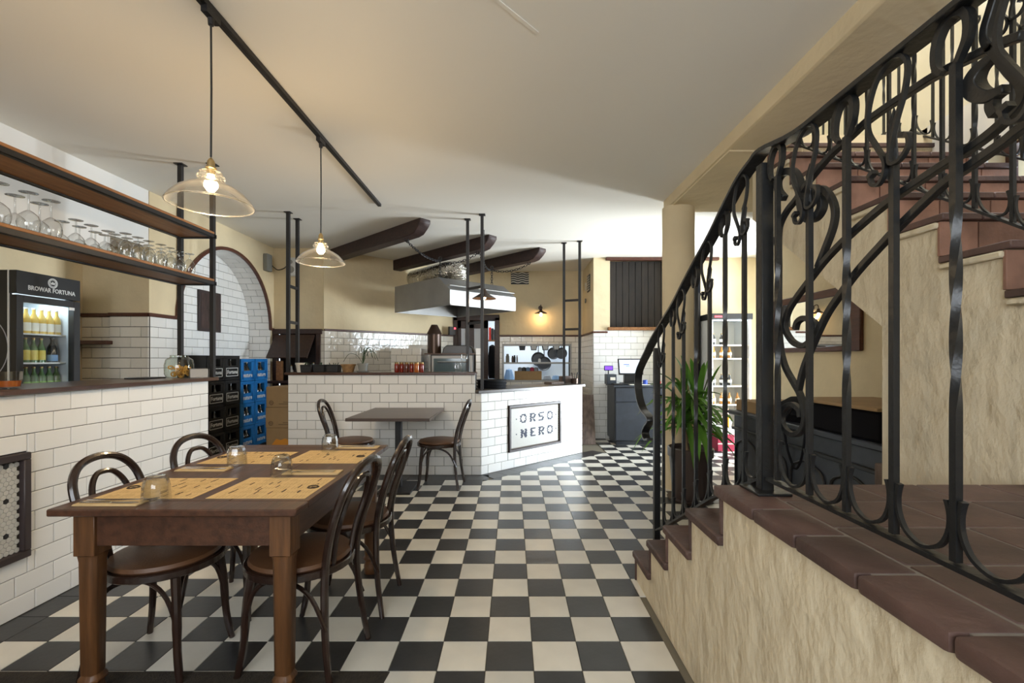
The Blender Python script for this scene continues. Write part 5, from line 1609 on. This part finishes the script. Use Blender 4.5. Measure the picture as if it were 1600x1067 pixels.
# ================================================================ lower stairs and landing
NOS = [(2.71, 0.17), (2.435, 0.34), (2.17, 0.51), (1.89, 0.68), (1.61, 0.85)]
TT = 0.038
poly = [(-1.6, 0), (2.69, 0)]
for y, z in NOS:
    poly += [(y - 0.02, z - TT)] if poly[-1][0] == y - 0.02 else [(y - 0.02, poly[-1][1]), (y - 0.02, z - TT)]
poly += [(-1.6, 0.85 - TT)]
stairs = tag(MB().prism(poly, 'x', 0.722, 1.86).build('lower_staircase', 'plaster_stair', None), 'rough cream plastered stair base with dark terracotta treads', None, None, 'structure')
ends = [n[0] for n in NOS[1:]] + [None]
for i, (y, z) in enumerate(NOS[:-1]):
    yb = NOS[i + 1][0]
    xx = 0.70
    for w_ in (0.20, 0.24, 0.24, 0.24, 0.235):
        MB().box(xx, xx + w_ - 0.004, yb - 0.02, y, z - TT, z).build('tread_tile', 'terracotta', stairs, 0.007)
        MB().box(xx + 0.012 if xx < 0.71 else xx, xx + w_ - 0.004, y - 0.02, y - 0.008, z - 0.17 + 0.002, z - TT).build('riser_tile', 'terracotta', stairs, 0.002)
        xx += w_
MB().box(0.712, 1.86, 1.59, 1.602, 0.682, 0.812).build('riser_tile', 'terracotta', stairs, 0.002)
ys = [1.61, 1.346, 1.145, 0.94, 0.735, 0.53, 0.325, 0.12, -0.085]
for a, b in zip(ys, ys[1:]):                                     # rounded edge tiles along the landing, then the next row
    MB().box(0.695, 0.828, b + 0.006, a, 0.85 - TT, 0.85).build('edge_tile', 'terracotta', stairs, 0.010, seg=2)
MB().box(0.73, 1.86, -1.6, 1.598, 0.85 - TT, 0.8465).build('mortar_bed', 'mortar', stairs)
ry = [1.61, 1.418, 1.198, 0.978, 0.758, 0.538, 0.318, 0.098, -0.2]
for r, (a, b) in enumerate(zip(ry, ry[1:])):
    xx = 0.834
    k = 0
    while xx < 1.85:
        w_ = (0.118 if k == 0 else 0.222)
        x1 = min(xx + w_, 1.858)
        MB().box(xx, x1 - 0.008, b + 0.008, a, 0.85 - TT, 0.849).build('landing_tile', 'terracotta', stairs, 0.003)
        xx += w_
        k += 1

# ================================================================ upper stairs
UX0, UX1 = 1.862, 3.05
US = [(1.74 + 0.27 * k, 1.725 + 0.185 * k) for k in range(-5, 7)]
poly = [(-1.6, 0.0), (2.34, 0.0), (2.34, 1.446), (3.60, 2.36), (3.60, 2.78)]
top = []
for (y, z) in US: top += [(y + 0.012, z - 0.185 - 0.03), (y + 0.012, z - 0.03)]
top += [(3.60, US[-1][1] - 0.03)]
poly = poly + top[::-1][0:] + [(-1.6, 0.77)]
ust = tag(MB().prism(poly, 'x', UX0, UX1).build('upper_staircase', 'plaster_stair', None), 'cream plastered upper stair flight with brick red treads', None, None, 'structure')
for k, (y, z) in enumerate(US):
    if k < 4: continue
    xx, c = UX0 - 0.015, 0
    while xx < UX1 - 0.02:
        w_ = 0.25 if (c or k % 2) else 0.17
        x1 = min(xx + w_, UX1)
        if z - 0.185 + 0.004 < z - 0.034:
            MB().box(xx + 0.002, x1 - 0.003, y, y + 0.014, z - 0.182, z - 0.033).build('riser_brick', 'terracotta_light', ust, 0.002)
        MB().box(xx - 0.004 if c == 0 else xx, x1 - 0.003, y - 0.02, y + 0.275, z - 0.030, z).build('tread_tile', 'terracotta', ust, 0.004)
        xx += w_
        c += 1
    # plaster lip under the tread end
    MB().box(UX0 - 0.028, UX0 + 0.01, y + 0.008, y + 0.262, z - 0.060, z - 0.034).build('plaster_lip', 'plaster_stair', ust, 0.006)

# ================================================================ wrought iron railing of the landing and lower flight
RX = 0.83
rl = thing('stair_railing', 'black wrought iron railing with scrolls and loops along the landing and lower stairs', 'railing', (RX, 1.5, 0.85))


def rp(pts, X=RX): return [onX(x, y, X) for x, y in pts]


hand_px = [(1600, -58), (1517, 4), (1420, 80), (1319, 148), (1250, 196), (1196, 234), (1180, 252), (1160, 279), (1138, 320), (1116, 364), (1096, 400), (1075, 438), (1055, 476), (1035, 508), (1020, 534), (1012, 551), (1004, 567), (998.5, 581), (997, 596), (998, 612), (1001, 628), (1006, 641), (1013, 649), (1017, 657), (1012, 665), (1008, 675), (1011, 686), (1017, 686)]
hand = rp(hand_px)
hand[0:1] = [Vector((RX, -0.1, 1.935)), Vector((RX, 0.4, 1.935)), Vector((RX, 0.75, 1.932))]
for p in hand[3:8]: p.z = 1.935 if p.y < 1.45 else p.z
hsm = smooth_path(hand, 4)
MB().tube(hsm, None, rect=(0.048, 0.014), side=(1, 0, 0)).build('handrail', 'iron', rl, 0.002)


def hz(Y):
    for a, b in zip(hsm, hsm[1:]):
        if a.y <= Y <= b.y and b.y > a.y: return a.z + (b.z - a.z) * (Y - a.y) / (b.y - a.y)
    return 1.935


base_px = [(1040, 821), (1070, 803), (1114, 776), (1180, 746)]
bsm = rp(base_px)


def bz(Y):
    if Y < 1.56: return 0.905
    P = bsm[::-1]
    for a, b in zip(P, P[1:]):
        if Y <= b.y: return a.z + (b.z - a.z) * (Y - a.y) / (b.y - a.y)
    return P[-1].z - 0.5 * (Y - P[-1].y)


MB().tube([(RX, -0.1, 0.897), (RX, 1.50, 0.897)], None, rect=(0.028, 0.010), side=(1, 0, 0)).build('bottom_rail', 'iron', rl)
MB().tube([(RX, 1.53, 0.893)] + [(RX, p.y, p.z - 0.006) for p in bsm[::-1]][1:] + [(RX, 2.66, bz(2.66) - 0.006)], None, rect=(0.028, 0.010), side=(1, 0, 0)).build('bottom_rail', 'iron', rl)
nw = MB().box(RX - 0.020, RX + 0.020, 1.508, 1.548, 0.852, 1.922).build('newel_post', 'iron', rl, 0.003)
MB().box(RX - 0.055, RX + 0.055, 1.465, 1.590, 0.850, 0.858).build('foot_plate', 'iron', nw, 0.002)
MB().box(RX - 0.017, RX + 0.017, 2.653, 2.687, 0.172, 1.345).build('newel_post', 'iron', rl, 0.003)

SQ = 0.0138


def square_bar(mb, X, Y, z0, z1, twist=0.0, w_=SQ, lean=0.0):
    n = 50 if twist else 2
    vs, fs = [], []
    for k in range(n + 1):
        u = k / n
        z = z0 + (z1 - z0) * u
        tw = 0.0
        if twist:
            q = min(1, max(0, (u - 0.30) / 0.42))
            tw = twist * q
        for j_ in range(4):
            a = PI / 4 + j_ * PI / 2 + tw
            vs.append((X + w_ * 0.7071 * math.cos(a), Y + w_ * 0.7071 * math.sin(a), z))
    for k in range(n):
        for j_ in range(4): fs.append((k * 4 + j_, k * 4 + (j_ + 1) % 4, (k + 1) * 4 + (j_ + 1) % 4, (k + 1) * 4 + j_))
    fs += [(3, 2, 1, 0), tuple(range(n * 4, n * 4 + 4))]
    return mb.add(vs, fs)


HOOK = [(0, 0), (14, -20), (36, -62), (36, -118), (6, -148), (-34, -136), (-58, -92), (-60, -36), (-40, -4)]
LOOPL = [(-65, -5), (-88, 8), (-78, 42), (-45, 52), (-20, 22), (-18, -28), (-62, -108), (-99, -180), (-100, -262), (-64, -350), (-4, -394), (54, -388), (86, -338), (76, -250), (36, -150), (8, -52), (10, -6), (54, -2), (90, -38), (86, -78), (56, -90)]


def baluster(par, X, Y, z0, zh, kind, s=1.0):
    """kind A: twisted bar ending in an open hook; kind B: pointed bar under a ribbon loop with curled ends. Image right is -Y."""
    b = MB()
    if kind == 'A':
        zt = zh - 0.104 * s
        square_bar(b, X, Y, z0, zt + 0.004, twist=PI * 1.5)
        o = b.build('baluster', 'iron', par, ang=50)
        pts = smooth_path([Vector((X, Y - dx * 0.00067 * s, zt - dy * 0.00067 * s)) for dx, dy in HOOK], 5)
        n = len(pts)
        rad = [0.85 + 0.55 * math.sin(PI * k / n) for k in range(n)]
        MB().tube(pts, rad, rect=(0.012, 0.010), side=(1, 0, 0)).build('hook', 'iron', o)
    else:
        zj = zh - 0.232 * s
        square_bar(b, X, Y, z0, zj + 0.02)
        o = b.build('baluster', 'iron', par, ang=30)
        MB().lathe([(0.005, -0.03), (0.008, 0.02), (0.006, 0.06), (0.010, 0.095), (0.0, 0.13)], 8, (X, Y, zj)).build('spear_tip', 'iron', o)
        pts = smooth_path([Vector((X - 0.012, Y - dx * 0.00057 * s, zj - dy * 0.00057 * s)) for dx, dy in LOOPL], 4)
        n = len(pts)
        rad = [1.5 if (k < 5 or k > n - 6) else 1.0 for k in range(n)]
        MB().tube(pts, rad, rect=(0.010, 0.007), side=(1, 0, 0)).build('ribbon_loop', 'iron', o)


def ucup(par, X, ya, za, yb, zb_, r_in=0.010):
    """open scroll between two balusters standing on the bottom rail"""
    m = (ya + yb) / 2
    zm = (za + zb_) / 2
    rr = abs(yb - ya) / 2 - r_in
    sl = (zb_ - za) / (yb - ya)
    pts = []
    for u, v in ((-0.92, 1.85), (-1.0, 1.35), (-0.93, 0.8), (-0.62, 0.28), (0, 0.03), (0.62, 0.28), (0.93, 0.8), (1.0, 1.35), (0.92, 1.85)):
        pts.append(Vector((X, m + u * rr, zm + sl * u * rr * 0.9 + v * rr)))
    P = smooth_path(pts, 4)
    n = len(P)
    MB().tube(P, [1.0 + 0.35 * abs(2 * k / n - 1) ** 6 for k in range(n)], rect=(0.010, 0.007), side=(1, 0, 0)).build('cup_scroll', 'iron', par)


BY = [(1.454, 'A'), (1.298, 'B'), (1.154, 'A'), (1.011, 'B'), (0.870, 'A'), (0.725, 'B'), (0.58, 'A')]
for y, k in BY: baluster(rl, RX, y, bz(y), hz(y), k)
for a, b in zip(BY, BY[1:]): ucup(rl, RX, a[0], 0.905, b[0], 0.905)
LY = [(1.662, 'B'), (1.812, 'A'), (1.953, 'B'), (2.10, 'A'), (2.25, 'B'), (2.394, 'A'), (2.546, 'B')]
for y, k in LY: baluster(rl, RX, y, bz(y), hz(y), k, 0.92)
for a, b in zip([(1.53, '')] + LY, LY): ucup(rl, RX, a[0], bz(a[0]), b[0], bz(b[0]))

# big scrollwork panel behind the landing balusters, traced in the plane of the railing
SX = RX + 0.020
SCR = [
    [(1226, 310), (1217, 298), (1216, 282), (1224, 270), (1238, 268), (1247, 280), (1251, 300), (1254, 325), (1262, 341), (1275, 339), (1284, 326), (1284, 312), (1276, 305), (1270, 308)],
    [(1268, 302), (1283, 294), (1297, 306), (1305, 328), (1302, 355), (1290, 388), (1278, 418)],
    [(1600, 55), (1555, 72), (1470, 114), (1420, 145), (1361, 185), (1330, 213), (1300, 240), (1281, 262), (1262, 286), (1244, 312), (1231, 328), (1220, 349), (1217, 370), (1217, 420), (1217, 480), (1219, 535), (1226, 570), (1240, 597), (1249, 613), (1255, 632), (1258, 655), (1251, 674), (1238, 679), (1226, 669), (1221, 652), (1226, 638), (1238, 632), (1249, 640), (1251, 652)],
    [(1243, 515), (1246.5, 503), (1257, 497), (1271, 503), (1275, 515), (1266, 533), (1254, 540), (1238, 533), (1227, 512), (1232, 487), (1245, 465), (1266, 437), (1291, 405), (1323, 372), (1380, 322), (1430, 287), (1472, 259), (1516, 232), (1555, 203), (1587, 172), (1600, 152), (1597, 131), (1580, 112), (1561, 88), (1544, 66), (1542, 47), (1550, 19), (1557, -4), (1566, -30)],
    [(1248, 611), (1255, 579), (1270, 540), (1291, 494), (1312, 462), (1341, 423), (1380, 380), (1401, 358), (1472, 290), (1516, 259), (1569, 222), (1600, 198), (1680, 150)],
    [(1556, 86), (1533, 107), (1522, 129), (1528, 145), (1548, 151), (1573, 137)],
    [(1572, 139), (1556, 148), (1551, 165), (1557, 179)],
]
for i, s_ in enumerate(SCR):
    P = smooth_path(rp(s_, SX), 5)
    n = len(P)
    rad = [1.0] * n
    if i == 0: rad = [1.2 + 0.2 * math.sin(PI * k / n) for k in range(n)]
    if i == 5: rad = [0.8 + 0.9 * math.sin(PI * k / n) for k in range(n)]
    MB().tube(P, rad, rect=(0.016, 0.0155), side=(1, 0, 0)).build('scroll', 'iron', rl, 0.0015)

# ================================================================ railing of the upper flight
def uz(Y): return 1.725 + (Y - 1.74) * 0.685 + 0.055


for X2, Y_0, lab in ((1.90, 1.33, 'black wrought iron railing on the open plaster edge of the upper stairs'), (2.98, 2.28, 'black wrought iron railing on the window side of the upper stairs')):
    ur = thing('upper_railing', lab, 'railing', (X2, 2.4, 2.1), 0, 'railings of the upper stairs')
    MB().tube([(X2, 1.0, uz(1.0)), (X2, 3.36, uz(3.36)), (X2, 3.45, 2.97), (X2, 4.7, 2.97)], None, rect=(0.026, 0.010), side=(1, 0, 0)).build('bottom_rail', 'iron', ur)
    MB().tube([(X2, 1.0, uz(1.0) + 1.02), (X2, 3.36, uz(3.36) + 1.02), (X2, 3.45, 3.97), (X2, 4.7, 3.97)], None, rect=(0.036, 0.012), side=(1, 0, 0)).build('handrail', 'iron', ur)
    y, k, prev = Y_0, 0, None
    while y < 4.6:
        z0 = uz(y) if y < 3.4 else 2.976
        baluster(ur, X2, y, z0, z0 + 1.0, 'AB'[k % 2])
        if prev is not None: ucup(ur, X2, prev, uz(prev) if prev < 3.4 else 2.976, y, z0)
        prev = y
        y += 0.145
        k += 1
# ================================================================ plant
PX, PY = 1.625, 4.24
pl = thing('potted_plant', 'tall green strap leaved plant in a brown pot before the column', 'plant', (PX, PY, 0))
MB().lathe([(0, 0), (0.135, 0), (0.155, 0.05), (0.185, 0.40), (0.198, 0.40), (0.200, 0.475), (0.188, 0.48), (0.178, 0.44), (0, 0.44)], 32).build('pot', 'pot_brown', pl, local=True)
MB().lathe([(0, 0.445), (0.178, 0.44)], 20).build('soil', 'soil', pl, local=True)
MB().lathe([(0, 0), (0.19, 0), (0.205, 0.022), (0.19, 0.02), (0, 0.012)], 28).build('saucer', 'pot_brown', pl, local=True)
for dx, hh in ((-0.05, 0.92), (0.06, 0.78)):
    MB().tube(smooth_path([(dx * 0.5, 0, 0.40), (dx, 0.01, 0.6), (dx * 1.1, 0, hh)], 4), 0.024, 10).build('stem', 'bark', pl, local=True)


def leaf(base, az, ln, rise, droop, wd):
    d = Vector((math.cos(az), math.sin(az), 0))
    sdv = Vector((-d.y, d.x, 0))
    vs, fs = [], []
    n = 9
    for k in range(n + 1):
        u = k / n
        r_ = ln * (u * math.cos(rise) + 0.12 * u * u)
        z = ln * (math.sin(rise) * u - droop * u ** 2.4)
        w_ = wd * (0.45 + 1.1 * u) * (1 - u) ** 0.55 * 1.25 if u < 1 else 0
        c = Vector(base) + d * r_ + Vector((0, 0, z))
        vs += [c - sdv * w_ + Vector((0, 0, w_ * 0.45)), c, c + sdv * w_ + Vector((0, 0, w_ * 0.45))]
    for k in range(n):
        a = k * 3
        fs += [(a, a + 1, a + 4, a + 3), (a + 1, a + 2, a + 5, a + 4)]
    return MB().add(vs, fs)


random.seed(5)
for i in range(84):
    up_ = i % 9 == 0
    st = random.random() < 0.62
    base = (-0.055 if st else 0.066, random.uniform(-.01, .01), (0.62 + 0.30 * random.random()) if st else (0.56 + 0.24 * random.random()))
    hi = (base[2] - 0.56) / 0.36
    az = i * 2.399 + random.uniform(-0.3, 0.3)
    if math.sin(az) > 0.3: az = -az                               # leaves turn away from the column behind
    rise = R(random.uniform(72, 88)) if up_ else R(random.uniform(15, 48) + 32 * hi)
    leaf(base, az, (random.uniform(0.55, 0.72) if up_ else random.uniform(0.42, 0.62) * (0.72 if math.cos(az) > 0.4 else 1)), rise, 0.15 if up_ else random.uniform(0.55, 1.05) * (1.1 - 0.45 * hi), random.uniform(0.024, 0.036)).build('leaf', 'leaf_green', pl, local=True)

# ================================================================ till cabinet by the white wall
t = thing('till_cabinet', 'dark blue grey till cabinet against the white tiles', 'cabinet', (2.0, 7.1, 0))
MB().box(1.52, 2.5, 6.90, 7.43, 0.06, 0.86).build('carcass', 'navy_paint', t, 0.004)
MB().box(1.50, 2.52, 6.87, 7.44, 0.86, 0.89).build('top_board', 'navy_paint', t, 0.004)
MB().box(1.55, 2.48, 6.92, 7.42, 0.0, 0.06).build('plinth', 'navy_paint', t, 0.003)
MB().box(1.535, 2.12, 6.884, 6.90, 0.645, 0.85).build('drawer', 'navy_paint', t, 0.004)
MB().box(1.535, 2.12, 6.884, 6.90, 0.07, 0.63).build('cabinet_door', 'navy_paint', t, 0.004)
for z in (0.77, 0.68, 0.40): MB().box(2.135, 2.49, 6.884, 6.90, z - (0.08 if z > 0.5 else 0.32), z + 0.075 if z > 0.5 else 0.58).build('drawer', 'navy_paint', t, 0.004)
MB().box(2.125, 2.132, 6.882, 6.90, 0.08, 0.60).build('edge_strip', 'steel', t)
ZT = 0.89
t = thing('till_screen', 'lit touch screen on a stand on the till cabinet', 'screen', (1.80, 7.1, ZT))
a_ = R(18)
c = Vector((1.80, 7.08, 1.16))
up_v = Vector((0, math.sin(a_), math.cos(a_)))
fn = Vector((0, -math.cos(a_), math.sin(a_)))
MB().obox(c, (0.185, 0, 0), up_v * 0.125, fn * 0.012).build('bezel', 'black_plastic', t, 0.004)
MB().obox(c + fn * 0.0125, (0.165, 0, 0), up_v * 0.105, fn * 0.001).build('display', 'screen_glow', t)
MB().obox(c + fn * 0.014 + Vector((-0.06, 0, 0)) + up_v * 0.03, (0.045, 0, 0), up_v * 0.006, fn * 0.0006).obox(c + fn * 0.014 + Vector((-0.04, 0, 0)) + up_v * 0.005, (0.03, 0, 0), up_v * 0.006, fn * 0.0006).build('screen_mark', 'screen_ink', t)
MB().box(1.72, 1.88, 7.09, 7.20, ZT + 0.02, 1.12).build('stand', 'black_plastic', t, 0.006)
MB().box(1.67, 1.93, 7.0, 7.25, ZT, ZT + 0.025).build('base', 'black_plastic', t, 0.006)
t = thing('customer_display', 'small violet lit customer display on a thin stalk', 'display', (1.48, 7.15, ZT))
MB().box(1.415, 1.55, 7.13, 7.16, 1.10, 1.175).build('casing', 'black_plastic', t, 0.004)
MB().box(1.425, 1.54, 7.126, 7.131, 1.112, 1.165).build('lit_panel', 'screen_violet', t)
MB().tube([(1.48, 7.15, 1.045), (1.48, 7.15, 1.11)], 0.009, 8).build('stalk', 'black_plastic', t)
t['label'] = 'small violet lit customer display on a stalk above the receipt printer'
t = thing('receipt_printer', 'dark receipt printer under the violet display', 'printer', (1.50, 7.15, ZT))
MB().box(1.44, 1.585, 7.05, 7.25, ZT, 1.045).build('casing', 'navy_paint', t, 0.006)
MB().box(1.49, 1.565, 7.044, 7.052, ZT + 0.065, ZT + 0.11).build('paper_slot', 'label_white', t)
t = thing('keyboard', 'flat black keyboard with papers at the edge of the till cabinet', 'keyboard', (1.62, 6.98, ZT))
MB().box(1.505, 1.66, 6.90, 7.03, ZT, ZT + 0.02).build('keys', 'black_plastic', t, 0.003)
MB().box(1.75, 2.06, 6.90, 7.0, ZT, ZT + 0.008).build('paper_sheets', 'label_white', t)
t = thing('red_pot', 'small red tub on the till cabinet', 'tub', (2.20, 7.0, ZT))
MB().lathe([(0, 0), (0.035, 0), (0.04, 0.05), (0, 0.05)], 14).build('tub', 'red_plastic', t, local=True)
t = thing('pen_cup', 'small dark blue cup beside the touch screen', 'cup', (2.01, 7.02, ZT))
MB().lathe([(0, 0), (0.035, 0), (0.035, 0.07), (0.03, 0.07), (0.03, 0.01)], 14).build('cup', 'screen_ink', t, local=True)
t = thing('leaning_board', 'worn wooden board leaning beside the end of the slanting counter', 'board', (1.14, 7.0, 0))
MB().add([(1.03, 6.95, 0.0), (1.25, 6.95, 0.0), (1.27, 7.25, 0.72), (1.05, 7.25, 0.72), (1.03, 6.98, 0.0), (1.25, 6.98, 0.0), (1.27, 7.28, 0.72), (1.05, 7.28, 0.72)],
         [(0, 1, 2, 3), (7, 6, 5, 4), (0, 4, 5, 1), (1, 5, 6, 2), (2, 6, 7, 3), (3, 7, 4, 0)]).build('board', 'old_board', t)

# ================================================================ far right: cooler, panel, stacked goods
t = thing('display_cooler', 'white lined open display cooler with black top behind the plant', 'cooler', (3.25, 7.1, 0))
X0, X1, Y0, Y1, TT2 = 2.96, 3.56, 6.92, 7.42, 1.955
MB().box(X0, X0 + 0.03, Y0, Y1, 0, TT2).box(X1 - 0.03, X1, Y0, Y1, 0, TT2).box(X0, X1, Y1 - 0.03, Y1, 0, TT2).box(X0, X1, Y0, Y1, 0, 0.25).build('cabinet', 'white_plastic', t, 0.004)
MB().box(X0 - 0.01, X1 + 0.02, Y0 - 0.01, Y1, TT2 - 0.09, TT2).build('header', 'black_plastic', t, 0.004)
MB().box(X0 + 0.05, X0 + 0.16, Y0 - 0.014, Y0 - 0.009, TT2 - 0.06, TT2 - 0.035).build('red_digits', 'red_led', t)
MB().box(X0 + 0.05, X1 - 0.05, Y0 + 0.02, Y0 + 0.05, TT2 - 0.11, TT2 - 0.092).build('led_strip', 'fridge_led', t)
for z in (0.60, 0.88, 1.29, 1.49): MB().box(X0 + 0.03, X1 - 0.03, Y0 + 0.03, Y1 - 0.03, z - 0.02, z).build('shelf', 'clay_white', t)
for i, (z, n) in enumerate(((0.25, 3), (0.60, 4), (0.88, 3), (1.29, 3), (1.49, 2))):
    for k in range(n):
        b = bottle('cooler_bottle', ['dark bottle on the cooler floor', 'dark bottle on the lowest cooler shelf', 'brown bottle on the second cooler shelf', 'dark bottle on the third cooler shelf', 'brown bottle on the top cooler shelf'][i], ['bottles low in the cooler', 'bottles on the lowest cooler shelf', 'bottles on the second cooler shelf', 'bottles on the third cooler shelf', 'bottles on the top cooler shelf'][i], 0.17, 0.03, ('dark_glass', 'amber_glass')[i % 2], 'label_white', 'cap_gold')
        b.location = (X0 + 0.08 + 0.12 * k, Y0 + 0.10, z)
t = thing('dark_panel', 'tall narrow black panel standing between the column and the cooler', 'panel', (2.83, 7.3, 0))
MB().box(2.72, 2.94, 7.25, 7.34, 0, 2.82).build('panel_board', 'black_cloth', t, 0.004)
MB().box(2.74, 2.92, 7.235, 7.25, 1.2, 2.3).build('inset', 'shutter_wood', t, 0.003)
t = thing('crimson_carton', 'crimson carton on the floor near the plant pot', 'box', (2.96, 6.55, 0))
MB().box(2.84, 3.07, 6.42, 6.66, 0.0, 0.235).build('carton', 'crimson', t, 0.004)
MB().box(2.842, 3.068, 6.418, 6.425, 0.10, 0.115).build('stripe', 'label_white', t)
t = thing('white_carton', 'flat white carton on top of the crimson one', 'box', (2.96, 6.55, 0.236))
MB().box(2.85, 3.06, 6.43, 6.65, 0.236, 0.33).build('carton', 'white_plastic', t, 0.004)
t = thing('orange_bottle', 'bottle of orange drink standing on the white carton', 'bottle', (3.0, 6.5, 0.33))
MB().lathe([(0, 0), (0.045, 0), (0.048, 0.12), (0.03, 0.17), (0, 0.17)], 14).build('bottle_body', 'orange_drink', t, local=True)
MB().lathe([(0.03, 0.168), (0.02, 0.20), (0.02, 0.25), (0, 0.25)], 12).build('neck', 'orange_drink', t, local=True)

# ================================================================ sideboard and mirror beyond the stairs
sb = thing('sideboard', 'long dark sideboard with arched panels beyond the stairs', 'sideboard', (2.3, 3.6, 0))
MB().box(2.10, 2.66, 2.62, 4.40, 0.05, 0.76).build('carcass', 'navy_paint', sb, 0.006)
MB().box(2.06, 2.70, 2.58, 4.45, 0.76, 0.80).build('top_board', 'navy_paint', sb, 0.008)
MB().box(2.075, 2.10, 2.62, 4.40, 0.62, 0.645).build('moulding', 'black_plastic', sb, 0.004)
MB().box(2.12, 2.64, 2.66, 4.36, 0, 0.05).build('plinth', 'navy_paint', sb)
for k in range(4):
    y0 = 2.66 + k * 0.43
    m = MB().tube(smooth_path([(2.094, y0 + 0.03, 0.10), (2.094, y0 + 0.03, 0.45), (2.094, y0 + 0.12, 0.53), (2.094, y0 + 0.215, 0.555), (2.094, y0 + 0.31, 0.53), (2.094, y0 + 0.40, 0.45), (2.094, y0 + 0.40, 0.10)], 4), 0.010, 6)
    m.build('arched_panel', 'black_plastic', sb)
t = thing('cargo_case', 'black case with a tan wooden lid on the sideboard', 'case', (2.35, 2.95, 0.80))
MB().box(2.08, 2.62, 2.62, 3.25, 0.80, 0.985).build('case_body', 'black_cloth', t, 0.02)
MB().prism([(2.04, 2.60), (2.64, 2.60), (2.64, 3.40), (2.20, 3.40), (2.04, 3.15)], 'z', 0.985, 1.005).build('lid', 'cardboard', t, 0.003)
MB().box(2.30, 2.50, 2.66, 2.75, 1.005, 1.02).build('handle', 'copper_dark', t, 0.004)
t = thing('black_bag', 'rounded black bag slumped on the sideboard', 'bag', (2.29, 3.62, 0.80))
MB().lathe([(0, 0), (0.16, 0), (0.20, 0.06), (0.17, 0.13), (0.10, 0.18), (0, 0.19)], 18, sy=1.3).build('bag_body', 'black_cloth', t, local=True)
MB().tube(smooth_path([(-0.15, -0.1, 0.12), (-0.26, -0.16, 0.02), (-0.272, -0.2, -0.15), (-0.272, -0.3, -0.30), (-0.272, -0.38, -0.2), (-0.26, -0.4, 0.02), (-0.2, -0.25, 0.08)], 5), 0.008, 6).build('strap', 'black_cloth', t, local=True)
t = thing('tan_box', 'low tan cardboard box at the far end of the sideboard', 'box', (2.3, 4.1, 0.80))
MB().box(2.12, 2.55, 3.92, 4.40, 0.80, 0.90).build('carton', 'cardboard', t, 0.004)
t = thing('wooden_post', 'short weathered wooden post at the near end of the sideboard', 'post', (2.0, 2.48, 0))
MB().box(1.96, 2.04, 2.44, 2.52, 0.0, 0.72).build('post_body', 'old_board', t, 0.006)
mi = thing('wall_mirror', 'wide mirror in a red brown wooden frame under the stairs', 'mirror', (3.04, 4.75, 1.35))
XM = 3.05
f = MB()
f.box(XM - 0.035, XM, 4.03, 4.16, 1.35, 1.945).box(XM - 0.035, XM, 5.36, 5.46, 1.35, 1.945).box(XM - 0.035, XM, 4.16, 5.36, 1.35, 1.40).box(XM - 0.035, XM, 4.16, 5.36, 1.87, 1.945)
f.build('frame', 'dado_wood', mi, 0.008)
MB().box(XM - 0.018, XM - 0.012, 4.15, 5.37, 1.39, 1.88).build('mirror_glass', 'mirror_face', mi)
